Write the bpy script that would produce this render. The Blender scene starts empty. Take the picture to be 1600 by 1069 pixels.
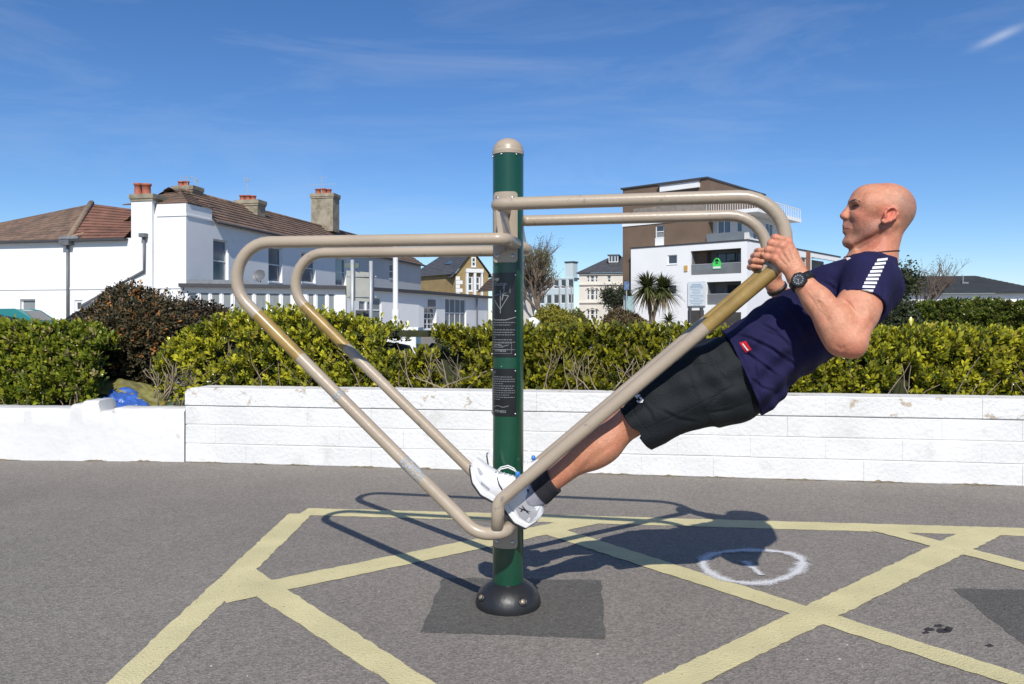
import bpy, bmesh, math, random
import numpy as np
from mathutils import Vector, Matrix, noise as mnoise
from mathutils.bvhtree import BVHTree
random.seed(7); RNG = np.random.default_rng(7)
R = math.radians
scene = bpy.context.scene
# ------------------------------------------------------------------ camera, sky, sun, exposure
F, HOR, HC = 1200.0, 500.0, 1.0            # focal length in px of a 1600 px wide frame, horizon row, eye height
cam_d = bpy.data.cameras.new('camera'); cam = bpy.data.objects.new('camera', cam_d)
scene.collection.objects.link(cam); scene.camera = cam
cam.location = (0, 0, HC); cam.rotation_euler = (R(90), 0, 0)
cam_d.sensor_width = 36; cam_d.lens = 36 * F / 1600
cam_d.shift_y = (HOR - 534.5) / 1600
cam_d.clip_start = 0.05; cam_d.clip_end = 3000
SUN_EL = 43.0; SHX = 0.012                  # shadows fall straight away from the camera
world = bpy.data.worlds.new('World'); scene.world = world; world.use_nodes = True
wn, wl = world.node_tree.nodes, world.node_tree.links
wn.clear()
sky = wn.new('ShaderNodeTexSky'); sky.sky_type = 'NISHITA'; sky.sun_disc = False
sky.sun_elevation = R(SUN_EL); sky.sun_rotation = R(180); sky.altitude = 0; sky.air_density = 0.9; sky.dust_density = 0.1; sky.ozone_density = 6.0
tc = wn.new('ShaderNodeTexCoord'); mp = wn.new('ShaderNodeMapping'); mp.inputs['Scale'].default_value = (1.0, 1.0, 6.0); mp.inputs['Rotation'].default_value = (0, R(9), 0)
cn = wn.new('ShaderNodeTexNoise'); cn.inputs['Scale'].default_value = 2.1; cn.inputs['Detail'].default_value = 7; cn.inputs['Roughness'].default_value = 0.62; cn.inputs['Distortion'].default_value = 0.6
cr = wn.new('ShaderNodeValToRGB'); cr.color_ramp.elements[0].position = 0.47; cr.color_ramp.elements[1].position = 0.80
cr.color_ramp.elements[1].color = (0.20, 0.20, 0.20, 1)
mx = wn.new('ShaderNodeMix'); mx.data_type = 'RGBA'; mx.inputs['B'].default_value = (6.2, 6.6, 7.2, 1)
bg = wn.new('ShaderNodeBackground'); bg.inputs['Strength'].default_value = 0.098; wo = wn.new('ShaderNodeOutputWorld')
wl.new(tc.outputs['Generated'], mp.inputs['Vector']); wl.new(mp.outputs['Vector'], cn.inputs['Vector']); wl.new(cn.outputs['Fac'], cr.inputs['Fac'])
hsn = wn.new('ShaderNodeHueSaturation'); hsn.inputs['Saturation'].default_value = 1.14; hsn.inputs['Value'].default_value = 1.06; hsn.inputs['Hue'].default_value = 0.505
wl.new(cr.outputs['Color'], mx.inputs['Factor']); wl.new(sky.outputs['Color'], hsn.inputs['Color']); wl.new(hsn.outputs['Color'], mx.inputs['A'])
# one short bright wisp high on the right
def wmath(op, x, y=None):
    n_ = wn.new('ShaderNodeMath'); n_.operation = op
    for i_, s_ in enumerate((x, y)):
        if s_ is None: continue
        if isinstance(s_, (int, float)): n_.inputs[i_].default_value = s_
        else: wl.new(s_, n_.inputs[i_])
    return n_.outputs[0]
def wdot(vec):
    n_ = wn.new('ShaderNodeVectorMath'); n_.operation = 'DOT_PRODUCT'; wl.new(tc.outputs['Generated'], n_.inputs[0]); n_.inputs[1].default_value = vec; return n_.outputs['Value']
cw = Vector((762 / 1200, 1, 443 / 1200)).normalized(); tw = (Vector((800 / 1200, 1, 462 / 1200)).normalized() - Vector((725 / 1200, 1, 428 / 1200)).normalized()).normalized(); nw = cw.cross(tw).normalized()
ea = wmath('POWER', wmath('ABSOLUTE', wmath('DIVIDE', wmath('SUBTRACT', wdot(tw), cw.dot(tw)), .020)), 2.0); eb = wmath('POWER', wmath('ABSOLUTE', wmath('DIVIDE', wdot(nw), .0042)), 2.0)
front_ = wmath('GREATER_THAN', wdot(cw), 0.5); wm = wmath('MULTIPLY', wmath('MULTIPLY', wmath('EXPONENT', wmath('MULTIPLY', wmath('ADD', ea, eb), -1.0)), front_), wmath('MULTIPLY', cn.outputs['Fac'], .75))
mx2 = wn.new('ShaderNodeMix'); mx2.data_type = 'RGBA'; mx2.inputs['B'].default_value = (7, 7.4, 8, 1); wl.new(wm, mx2.inputs['Factor']); wl.new(mx.outputs['Result'], mx2.inputs['A']); wl.new(mx2.outputs['Result'], bg.inputs['Color']); wl.new(bg.outputs['Background'], wo.inputs['Surface'])
sun_d = bpy.data.lights.new('sun', 'SUN'); sun_d.energy = 4.0; sun_d.angle = R(0.53); sun_d.color = (1.0, 0.955, 0.88)
sun = bpy.data.objects.new('sun', sun_d); scene.collection.objects.link(sun)
sun.rotation_euler = Vector((SHX, 1.0 / math.tan(R(SUN_EL)), -1.0)).to_track_quat('-Z', 'Y').to_euler(); sun.location = (0, -20, 20)
vs = scene.view_settings; vs.view_transform = 'Standard'; vs.look = 'None'; vs.gamma = 1; vs.exposure = 0.26; vs.use_curve_mapping = False

# ------------------------------------------------------------------ helpers
COL = scene.collection
def W(px, py, Y): return Vector(((px - 800) * Y / F, Y, HC - (py - HOR) * Y / F))   # a picture row and column at a chosen distance
def G(px, py): return W(px, py, HC * F / (py - HOR))                                # a point on the level ground
def lin(c): return tuple((x / 12.92 if x <= .04045 else ((x + .055) / 1.055) ** 2.4) for x in c)
def rgb(r, g, b): return lin((r / 255, g / 255, b / 255))

MATS = {}
def mat(name, col, rough=.6, var=.12, scale=8., bump=0., bscale=60., metal=0., spec=.5, attr=None, objrand=0., trans=0., sss=0., coat=0., col2=None, c2scale=3., c2pos=(.55, .62), detail=4, stretch=None, world=False):
    if name in MATS: return MATS[name]
    m = bpy.data.materials.new(name); m.use_nodes = True; MATS[name] = m
    n, l = m.node_tree.nodes, m.node_tree.links; b = n['Principled BSDF']
    b.inputs['Roughness'].default_value = rough; b.inputs['Metallic'].default_value = metal; b.inputs['Specular IOR Level'].default_value = spec
    if coat: b.inputs['Coat Weight'].default_value = coat; b.inputs['Coat Roughness'].default_value = .12
    tcn = n.new('ShaderNodeNewGeometry') if world else n.new('ShaderNodeTexCoord'); vec = tcn.outputs['Position' if world else 'Object']
    if stretch:
        mpn = n.new('ShaderNodeMapping'); mpn.inputs['Scale'].default_value = stretch; l.new(vec, mpn.inputs['Vector']); vec = mpn.outputs['Vector']
    no = n.new('ShaderNodeTexNoise'); no.inputs['Scale'].default_value = scale; no.inputs['Detail'].default_value = detail; l.new(vec, no.inputs['Vector'])
    if attr:
        at = n.new('ShaderNodeAttribute'); at.attribute_name = attr; base = at.outputs['Color']
    else:
        rg = n.new('ShaderNodeRGB'); rg.outputs[0].default_value = (*col, 1); base = rg.outputs[0]
    hs = n.new('ShaderNodeHueSaturation'); mr = n.new('ShaderNodeMapRange'); mr.inputs['From Min'].default_value = .3; mr.inputs['From Max'].default_value = .7
    mr.inputs['To Min'].default_value = 1 - var; mr.inputs['To Max'].default_value = 1 + var
    l.new(no.outputs['Fac'], mr.inputs['Value']); v = mr.outputs['Result']
    if objrand:
        oi = n.new('ShaderNodeObjectInfo'); m2 = n.new('ShaderNodeMapRange'); m2.inputs['To Min'].default_value = 1 - objrand; m2.inputs['To Max'].default_value = 1 + objrand
        l.new(oi.outputs['Random'], m2.inputs['Value']); mm = n.new('ShaderNodeMath'); mm.operation = 'MULTIPLY'; l.new(v, mm.inputs[0]); l.new(m2.outputs['Result'], mm.inputs[1]); v = mm.outputs[0]
    l.new(base, hs.inputs['Color']); l.new(v, hs.inputs['Value']); out = hs.outputs['Color']
    if col2:
        n2 = n.new('ShaderNodeTexNoise'); n2.inputs['Scale'].default_value = c2scale; n2.inputs['Detail'].default_value = 6; n2.inputs['Roughness'].default_value = .65; l.new(vec, n2.inputs['Vector'])
        r2 = n.new('ShaderNodeValToRGB'); r2.color_ramp.elements[0].position = c2pos[0]; r2.color_ramp.elements[1].position = c2pos[1]; l.new(n2.outputs['Fac'], r2.inputs['Fac'])
        mi = n.new('ShaderNodeMix'); mi.data_type = 'RGBA'; mi.inputs['B'].default_value = (*col2, 1); l.new(r2.outputs['Color'], mi.inputs['Factor']); l.new(out, mi.inputs['A']); out = mi.outputs['Result']
    l.new(out, b.inputs['Base Color'])
    if trans:
        tr = n.new('ShaderNodeBsdfTranslucent'); l.new(out, tr.inputs['Color']); ms = n.new('ShaderNodeMixShader'); ms.inputs['Fac'].default_value = trans
        l.new(b.outputs[0], ms.inputs[1]); l.new(tr.outputs[0], ms.inputs[2]); l.new(ms.outputs[0], n['Material Output'].inputs['Surface'])
    if sss: b.inputs['Subsurface Weight'].default_value = sss; b.inputs['Subsurface Radius'].default_value = (1, .35, .2); b.inputs['Subsurface Scale'].default_value = .008
    if bump:
        nb = n.new('ShaderNodeTexNoise'); nb.inputs['Scale'].default_value = bscale; nb.inputs['Detail'].default_value = 5; l.new(vec, nb.inputs['Vector'])
        bp = n.new('ShaderNodeBump'); bp.inputs['Strength'].default_value = bump; bp.inputs['Distance'].default_value = .01; l.new(nb.outputs['Fac'], bp.inputs['Height']); l.new(bp.outputs['Normal'], b.inputs['Normal'])
    return m

def tag(o, label=None, cat=None, group=None, kind=None):
    if label: o['label'] = label
    if cat: o['category'] = cat
    if group: o['group'] = group
    if kind: o['kind'] = kind
    return o
ROOTLOC = {}
def root(name, loc, label, cat, group=None, rz=0):
    o = bpy.data.objects.new(name, None); COL.objects.link(o); o.location = loc; o.rotation_euler = (0, 0, rz); o.empty_display_size = .1
    ROOTLOC[o.name] = (Vector(loc), rz)
    return tag(o, label, cat, group)
def local_root(name, loc, label, cat, rz):          # parts of this one are given in its own frame
    o = root(name, loc, label, cat, None, rz); ROOTLOC[o.name] = (Vector((0, 0, 0)), None); return o
class MB:
    def __init__(s): s.v = []; s.f = []
    def add(s, vs_, fs):
        k = len(s.v); s.v += [tuple(p) for p in vs_]; s.f += [tuple(i + k for i in f) for f in fs]; return s
    def quad(s, a, b, c, d): return s.add((a, b, c, d), [(0, 1, 2, 3)])
    def poly(s, pts): return s.add(pts, [tuple(range(len(pts)))])
    def hexa(s, p):      # 8 points: bottom four, top four
        return s.add(p, [(3, 2, 1, 0), (4, 5, 6, 7), (0, 1, 5, 4), (1, 2, 6, 5), (2, 3, 7, 6), (3, 0, 4, 7)])
    def box(s, x0, x1, y0, y1, z0, z1):
        return s.hexa([(x0, y0, z0), (x1, y0, z0), (x1, y1, z0), (x0, y1, z0), (x0, y0, z1), (x1, y0, z1), (x1, y1, z1), (x0, y1, z1)])
    def slab(s, O, e, n, a0, a1, z0, z1, o0, o1):   # box on a vertical plane: along e, height, out along n
        P = lambda a, z, o: Vector(O) + Vector(e) * a + Vector(n) * o + Vector((0, 0, z))
        return s.hexa([P(a0, z0, o0), P(a1, z0, o0), P(a1, z0, o1), P(a0, z0, o1), P(a0, z1, o0), P(a1, z1, o0), P(a1, z1, o1), P(a0, z1, o1)])
    def tube(s, path, rad, seg=10, caps=True):
        pts = [Vector(p) for p in path]; n = len(pts); rad = [rad] * n if not hasattr(rad, '__len__') else rad
        t0 = (pts[1] - pts[0]).normalized(); nx = t0.orthogonal().normalized(); k = len(s.v)
        for i in range(n):
            t = (pts[min(i + 1, n - 1)] - pts[max(i - 1, 0)]).normalized()
            nx = (nx - t * nx.dot(t)).normalized(); ny = t.cross(nx)
            for j in range(seg):
                a = 2 * math.pi * j / seg; s.v.append(tuple(pts[i] + (nx * math.cos(a) + ny * math.sin(a)) * rad[i]))
        for i in range(n - 1):
            for j in range(seg):
                a, b = k + i * seg + j, k + i * seg + (j + 1) % seg; s.f.append((a, b, b + seg, a + seg))
        if caps: s.f.append(tuple(k + j for j in range(seg))[::-1]); s.f.append(tuple(k + (n - 1) * seg + j for j in range(seg)))
        return s
    def lathe(s, prof, c=(0, 0, 0), seg=32):
        k = len(s.v); n = len(prof)
        for r, z in prof:
            for j in range(seg):
                a = 2 * math.pi * j / seg; s.v.append((c[0] + r * math.cos(a), c[1] + r * math.sin(a), c[2] + z))
        for i in range(n - 1):
            for j in range(seg):
                a, b = k + i * seg + j, k + i * seg + (j + 1) % seg; s.f.append((a, b, b + seg, a + seg))
        if prof[0][0] > 1e-5: s.f.append(tuple(k + j for j in range(seg))[::-1])
        if prof[-1][0] > 1e-5: s.f.append(tuple(k + (n - 1) * seg + j for j in range(seg)))
        return s
def rootof(p):
    while p.parent: p = p.parent
    return p
def to_local(vs_, parent):
    if parent is None: return vs_
    loc, rz = ROOTLOC.get(rootof(parent).name, (Vector(), None))
    if rz is None: return vs_
    M = Matrix.Translation(loc) @ Matrix.Rotation(rz, 4, 'Z'); Mi = M.inverted()
    return [tuple(Mi @ Vector(p)) for p in vs_]
def obj(name, mb, m, parent=None, smooth=False, bevel=0, auto=None):
    me = bpy.data.meshes.new(name); me.from_pydata(to_local(mb.v, parent), [], mb.f); me.validate()
    me.materials.append(m)
    if smooth: me.polygons.foreach_set('use_smooth', [True] * len(me.polygons))
    o = bpy.data.objects.new(name, me); COL.objects.link(o); o.parent = parent
    if bevel:
        bm = bmesh.new(); bm.from_mesh(me); bmesh.ops.remove_doubles(bm, verts=bm.verts, dist=1e-5)
        bmesh.ops.bevel(bm, geom=list(bm.edges), offset=bevel, segments=2, profile=.5, affect='EDGES', clamp_overlap=True); bm.to_mesh(me); bm.free()
    if auto is not None:
        me.polygons.foreach_set('use_smooth', [True] * len(me.polygons))
        bm = bmesh.new(); bm.from_mesh(me)
        for e in bm.edges:
            if len(e.link_faces) == 2 and e.calc_face_angle(0) > auto: e.smooth = False
        bm.to_mesh(me); bm.free()
    return o
def npmesh(name, V, faces, m, parent=None, smooth=True, col=None):
    V = np.asarray(V, np.float32); faces = np.asarray(faces, np.int32); k = faces.shape[1]
    me = bpy.data.meshes.new(name); me.vertices.add(len(V)); me.vertices.foreach_set('co', V.ravel())
    me.loops.add(faces.size); me.loops.foreach_set('vertex_index', faces.ravel())
    me.polygons.add(len(faces)); me.polygons.foreach_set('loop_start', np.arange(0, faces.size, k, dtype=np.int32))
    me.update(calc_edges=True)
    if smooth: me.polygons.foreach_set('use_smooth', np.ones(len(faces), bool))
    if col is not None:
        a = me.color_attributes.new('col', 'FLOAT_COLOR', 'POINT'); c = np.ones((len(V), 4), np.float32); c[:, :3] = col; a.data.foreach_set('color', c.ravel())
    me.materials.append(m); me.validate()
    o = bpy.data.objects.new(name, me); COL.objects.link(o); o.parent = parent
    return o
def fillet(pts, rads, n=12):
    pts = [Vector(p) for p in pts]; out = [pts[0]]
    for i in range(1, len(pts) - 1):
        a = (pts[i - 1] - pts[i]).normalized(); b = (pts[i + 1] - pts[i]).normalized(); r = rads[i - 1]
        ang = a.angle(b); t = r / math.tan(ang / 2); c = pts[i] + (a + b).normalized() * (r / math.sin(ang / 2))
        p0, p1 = pts[i] + a * t, pts[i] + b * t; x = (p0 - c); y = (p1 - c); tot = x.angle(y); ax = x.cross(y).normalized()
        for k in range(n + 1): out.append(c + Matrix.Rotation(tot * k / n, 3, ax) @ x)
    out.append(pts[-1]); return out
def text_mesh(body, size, bold=False):
    cu = bpy.data.curves.new('t', 'FONT'); cu.body = body; cu.size = size; cu.resolution_u = 2
    if bold: cu.offset = size * .02
    o = bpy.data.objects.new('t', cu); COL.objects.link(o); dg = bpy.context.evaluated_depsgraph_get()
    me = o.evaluated_get(dg).to_mesh(); v = [tuple(p.co) for p in me.vertices]; f = [tuple(p.vertices) for p in me.polygons]
    o.evaluated_get(dg).to_mesh_clear(); bpy.data.objects.remove(o); bpy.data.curves.remove(cu); return v, f

# ------------------------------------------------------------------ signed-distance modelling for the figure
class Vol:
    def __init__(s, lo, hi, h):
        s.lo = np.array(lo, float); s.h = h; s.n = np.ceil((np.array(hi) - s.lo) / h).astype(int) + 1; s.f = np.full(s.n, 1., np.float32)
    def reg(s, lo, hi):
        a = np.clip(np.floor((np.array(lo) - s.lo) / s.h).astype(int), 0, s.n - 1); b = np.clip(np.ceil((np.array(hi) - s.lo) / s.h).astype(int) + 1, 1, s.n)
        b = np.maximum(b, a + 1); sl = tuple(slice(i, j) for i, j in zip(a, b))
        g = [(s.lo[k] + s.h * np.arange(a[k], b[k])).astype(np.float32) for k in range(3)]
        return sl, g[0][:, None, None], g[1][None, :, None], g[2][None, None, :]
    def put(s, sl, d, k, mode):
        a = s.f[sl]
        if mode == 'sub': d = -d
        if mode == 'add':
            h = np.clip(.5 + .5 * (a - d) / k, 0, 1) ; s.f[sl] = a * (1 - h) + d * h - k * h * (1 - h)
        else:
            h = np.clip(.5 - .5 * (a - d) / k, 0, 1); s.f[sl] = a * (1 - h) + d * h + k * h * (1 - h)
    def cone(s, p, q_, r0, r1, k=.01, mode='add'):
        p = np.array(p, float); q_ = np.array(q_, float); m = max(r0, r1) + k + 3 * s.h
        sl, x, y, z = s.reg(np.minimum(p, q_) - m, np.maximum(p, q_) + m); e = q_ - p; L2 = max(e @ e, 1e-9)
        t = np.clip(((x - p[0]) * e[0] + (y - p[1]) * e[1] + (z - p[2]) * e[2]) / L2, 0, 1)
        d = np.sqrt((x - p[0] - t * e[0]) ** 2 + (y - p[1] - t * e[1]) ** 2 + (z - p[2] - t * e[2]) ** 2) - (r0 + (r1 - r0) * t)
        s.put(sl, d, k, mode)
    def ell(s, c, r, M=None, k=.01, mode='add'):
        c = np.array(c, float); r = np.array(r, float); m = r.max() + k + 3 * s.h; sl, x, y, z = s.reg(c - m, c + m); x = x - c[0]; y = y - c[1]; z = z - c[2]
        M = np.eye(3) if M is None else np.array(M)      # rows: local axes
        a = [M[i, 0] * x + M[i, 1] * y + M[i, 2] * z for i in range(3)]
        k0 = np.sqrt(sum((a[i] / r[i]) ** 2 for i in range(3))); k1 = np.sqrt(sum((a[i] / r[i] ** 2) ** 2 for i in range(3))) + 1e-6
        s.put(sl, k0 * (k0 - 1) / k1, k, mode)
    def loft(s, A, B, vc, w, ex=2.2, k=.01, mode='add', clip=(), warp=None, inset=0, smin=None, smax=None):
        """A, B: lists of (u,z) outline points on either side; vc: lateral centre; w: lateral half widths"""
        A = np.array(A); B = np.array(B); c = (A + B) / 2; e = c[-1] - c[0]; L = np.hypot(*e); e /= L; nn = np.array([-e[1], e[0]])
        si = (c - c[0]) @ e; oi = (c - c[0]) @ nn; hi_ = np.abs((A - B) @ nn) / 2 - inset; wi = np.array(w) - inset; vi = np.array(vc) * np.ones(len(si))
        ss = np.linspace(si[0], si[-1], 200); ker = np.ones(25) / 25
        def sm(y): y = np.interp(ss, si, y); return np.convolve(np.pad(y, 12, mode='reflect', reflect_type='odd'), ker, 'valid')
        oo, hh, ww, vv = sm(oi), sm(hi_), sm(wi), sm(vi)
        lo2 = np.minimum(A.min(0), B.min(0)) - .05; hi2 = np.maximum(A.max(0), B.max(0)) + .05
        sl, x, y, z = s.reg((lo2[0], (vi - wi).min() - .05, lo2[1]), (hi2[0], (vi + wi).max() + .05, hi2[1]))
        sx = (x - c[0][0]) * e[0] + (z - c[0][1]) * e[1]; nx = (x - c[0][0]) * nn[0] + (z - c[0][1]) * nn[1]
        H = np.interp(sx, ss, hh); Wd = np.interp(sx, ss, ww); dn = np.abs(nx - np.interp(sx, ss, oo)) / H; dl = np.abs(y - np.interp(sx, ss, vv)) / Wd
        r = (dn ** ex + dl ** ex) ** (1 / ex); d = (r - 1) * np.minimum(H, Wd)
        if warp is not None: d = d + warp(x, y, z, sx)
        s0 = si[0] if smin is None else smin; s1 = si[-1] if smax is None else smax
        if clip is not None and 'n' in str(clip): pass
        d = np.maximum(d, np.maximum(s0 - sx, sx - s1))
        for (P, Q, sg) in (clip or ()):
            P = np.array(P); Q = np.array(Q); t = (Q - P) / np.hypot(*(Q - P)); nrm = np.array([-t[1], t[0]]) * sg
            d = np.maximum(d, (x - P[0]) * nrm[0] + (z - P[1]) * nrm[1])
        s.put(sl, d.astype(np.float32), k, mode)
    def mesh(s):
        f = s.f; neg = f < 0; n = f.shape
        c = np.zeros(tuple(i - 1 for i in n), np.uint8)
        for i in (0, 1):
            for j in (0, 1):
                for k in (0, 1): c += neg[i:n[0] - 1 + i, j:n[1] - 1 + j, k:n[2] - 1 + k]
        cells = np.argwhere((c > 0) & (c < 8)); cn_ = np.array(c.shape); flat = (cells[:, 0] * cn_[1] + cells[:, 1]) * cn_[2] + cells[:, 2]
        P = np.zeros((len(cells), 3)); cnt = np.zeros(len(cells))
        cor = [(i, j, k) for i in (0, 1) for j in (0, 1) for k in (0, 1)]
        val = {q_: f[cells[:, 0] + q_[0], cells[:, 1] + q_[1], cells[:, 2] + q_[2]].astype(float) for q_ in cor}
        for a in cor:
            for ax in range(3):
                if a[ax] == 0:
                    b = tuple(a[i] + (i == ax) for i in range(3)); va, vb = val[a], val[b]; m = (va < 0) != (vb < 0)
                    t = np.where(m, va / np.where(m, va - vb, 1), 0); pt = np.array(a, float)[None, :] + np.eye(3)[ax][None, :] * t[:, None]
                    P += pt * m[:, None]; cnt += m
        P = (cells + P / cnt[:, None]) * s.h + s.lo; Q = []
        for ax in range(3):
            sl0 = [slice(None)] * 3; sl1 = [slice(None)] * 3; sl0[ax] = slice(0, -1); sl1[ax] = slice(1, None)
            A = neg[tuple(sl0)]; E = np.argwhere(A != neg[tuple(sl1)]); o1, o2 = [(1, 2), (2, 0), (0, 1)][ax]
            E = E[(E[:, o1] > 0) & (E[:, o2] > 0) & (E[:, o1] < n[o1] - 1) & (E[:, o2] < n[o2] - 1)]
            ins = A[tuple(E.T)]; qd = []
            for d1, d2 in ((-1, -1), (0, -1), (0, 0), (-1, 0)):
                cc = E.copy(); cc[:, o1] += d1; cc[:, o2] += d2; qd.append(np.searchsorted(flat, (cc[:, 0] * cn_[1] + cc[:, 1]) * cn_[2] + cc[:, 2]))
            qd = np.stack(qd, 1); qd[~ins] = qd[~ins][:, ::-1]; Q.append(qd)
        return P, np.concatenate(Q)
# ------------------------------------------------------------------ ground and markings
def asphalt(name, c, speck=.5, amt=1.0):
    m = bpy.data.materials.new(name); m.use_nodes = True; n, l = m.node_tree.nodes, m.node_tree.links; b = n['Principled BSDF']; b.inputs['Roughness'].default_value = .85
    t = n.new('ShaderNodeTexCoord')
    def ns(sc, det=4, ro=.6):
        x = n.new('ShaderNodeTexNoise'); x.inputs['Scale'].default_value = sc; x.inputs['Detail'].default_value = det; x.inputs['Roughness'].default_value = ro; l.new(t.outputs['Object'], x.inputs['Vector']); return x.outputs['Fac']
    def rng(s_, a, b_, lo, hi):
        x = n.new('ShaderNodeMapRange'); x.inputs['From Min'].default_value = a; x.inputs['From Max'].default_value = b_; x.inputs['To Min'].default_value = lo; x.inputs['To Max'].default_value = hi; l.new(s_, x.inputs['Value']); return x.outputs['Result']
    def mul(a, b_):
        x = n.new('ShaderNodeMath'); x.operation = 'MULTIPLY'; l.new(a, x.inputs[0]); l.new(b_, x.inputs[1]); return x.outputs[0]
    vo = n.new('ShaderNodeTexVoronoi'); vo.inputs['Scale'].default_value = 130; l.new(t.outputs['Object'], vo.inputs['Vector'])
    vs_ = n.new('ShaderNodeSeparateColor'); l.new(vo.outputs['Color'], vs_.inputs['Color'])
    v = mul(rng(vs_.outputs['Red'], 0, 1, 1 - .32 * amt, 1 + .32 * amt), mul(rng(ns(1.3, 5), .3, .7, .90, 1.10), rng(ns(260, 2), .3, .7, 1 - .35 * amt, 1 + .35 * amt)))
    v = mul(v, rng(ns(28, 4, .7), .3, .7, .9, 1.1))
    rg = n.new('ShaderNodeRGB'); rg.outputs[0].default_value = (*c, 1); hs = n.new('ShaderNodeHueSaturation'); l.new(rg.outputs[0], hs.inputs['Color']); l.new(v, hs.inputs['Value'])
    # pale stones in the surface
    v2 = n.new('ShaderNodeTexVoronoi'); v2.inputs['Scale'].default_value = 48; l.new(t.outputs['Object'], v2.inputs['Vector']); s2 = n.new('ShaderNodeSeparateColor'); l.new(v2.outputs['Color'], s2.inputs['Color'])
    near = rng(v2.outputs['Distance'], .14, .24, 1, 0); pick = rng(s2.outputs['Green'], .86, .88, 0, speck); mi = n.new('ShaderNodeMix'); mi.data_type = 'RGBA'; mi.inputs['B'].default_value = (.42, .40, .37, 1)
    l.new(mul(near, pick), mi.inputs['Factor']); l.new(hs.outputs['Color'], mi.inputs['A']); l.new(mi.outputs['Result'], b.inputs['Base Color'])
    bp = n.new('ShaderNodeBump'); bp.inputs['Strength'].default_value = .55; bp.inputs['Distance'].default_value = .004; l.new(vo.outputs['Distance'], bp.inputs['Height']); l.new(bp.outputs['Normal'], b.inputs['Normal'])
    return m
g = MB().quad((-900, -60, 0), (900, -60, 0), (900, 1600, 0), (-900, 1600, 0)); ground = obj('tarmac_ground', g, asphalt('asphalt', (.208, .184, .157), .4, .8)); tag(ground, kind='structure')

def paint_mat(name, c, worn=.42):
    m = mat(name, c, rough=.75, var=.10, scale=5, bump=.5, bscale=150); n, l = m.node_tree.nodes, m.node_tree.links; b = n['Principled BSDF']
    # worn-through specks: the paint is missing there
    t = n.new('ShaderNodeTexCoord'); a = n.new('ShaderNodeTexNoise'); a.inputs['Scale'].default_value = 90; a.inputs['Detail'].default_value = 5; a.inputs['Roughness'].default_value = .7; l.new(t.outputs['Object'], a.inputs['Vector'])
    r = n.new('ShaderNodeValToRGB'); r.color_ramp.elements[0].position = worn - .10; r.color_ramp.elements[1].position = worn; l.new(a.outputs['Fac'], r.inputs['Fac']); l.new(r.outputs['Color'], b.inputs['Alpha']); return m
YEL = paint_mat('yellow_road_paint', (.60, .53, .285), .385)
def strip(name, p0, p1, w0, z, m, parent, w1=None, rag=.004):
    """painted band on the ground from p0 to p1 with slightly ragged edges"""
    p0 = Vector(p0[:2]); p1 = Vector(p1[:2]); d = (p1 - p0); L = d.length; d /= L; nn = Vector((-d.y, d.x)); n = max(2, int(L / .03)); w1 = w1 or w0
    mb = MB(); a = []; b = []
    for i in range(n + 1):
        t = i / n; w = (w0 + (w1 - w0) * t) / 2; c = p0 + d * L * t
        e1 = w + random.uniform(-rag, rag); e2 = w + random.uniform(-rag, rag); a.append((*(c + nn * e1), z)); b.append((*(c - nn * e2), z))
    for i in range(n): mb.quad(b[i], b[i + 1], a[i + 1], a[i])
    o = obj(name, mb, m, parent); return o
zl = [.0012]
def line(a, b, w, w1=None): zl[0] += .0003; return strip('painted_line', G(*a), G(*b), w, zl[0], YEL, ground, w1)
line((474, 799.5), (1700, 834.5), .145)
line((470, 803), (150, 1110), .122, .098)
line((372, 893), (722, 1118), .125, .088)
line((345, 934), (930, 812), .140)
line((842, 824), (1700, 1099), .128, .098)
line((1537, 832), (950, 1119), .148, .098)
line((1372, 827), (1720, 917), .110)
PATCH = asphalt('asphalt_patch', (.098, .091, .080), .25, .7)
def ground_poly(name, pts, z, m, parent=ground, rag=.006):
    P = [Vector(G(*p)[:2]) for p in pts]; out = []
    for i in range(len(P)):
        a, b = P[i], P[(i + 1) % len(P)]; n = max(1, int((b - a).length / .04))
        for k in range(n): c = a.lerp(b, k / n); out.append((c.x + random.uniform(-rag, rag), c.y + random.uniform(-rag, rag), z))
    mb = MB(); c = sum((Vector(p) for p in out), Vector()) / len(out); mb.add([tuple(c)] + out, [(0, i + 1, (i + 1) % len(out) + 1) for i in range(len(out))]); return obj(name, mb, m, parent)
ground_poly('tarmac_patch', [(656, 988), (692, 903), (938, 907), (947, 998)], .0009, PATCH)
ground_poly('tarmac_patch', [(1488, 920), (1780, 925), (1900, 1120), (1640, 1040)], .0009, PATCH)
OIL = mat('oil_stain', (.03, .022, .018), .5, .3, 30)
for (x, y, rx, ry) in ((1452, 984, 11, 3), (1466, 978, 9, 3), (1474, 986, 12, 4), (1482, 983, 8, 4), (1447, 989, 7, 2), (1546, 1009, 7, 2.4)):
    n = 14; ground_poly('oil_stain', [(x + rx * math.cos(6.283 * k / n) * random.uniform(.6, 1.2), y + ry * math.sin(6.283 * k / n) * random.uniform(.6, 1.2)) for k in range(n)], .0008, OIL, rag=.001)
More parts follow.
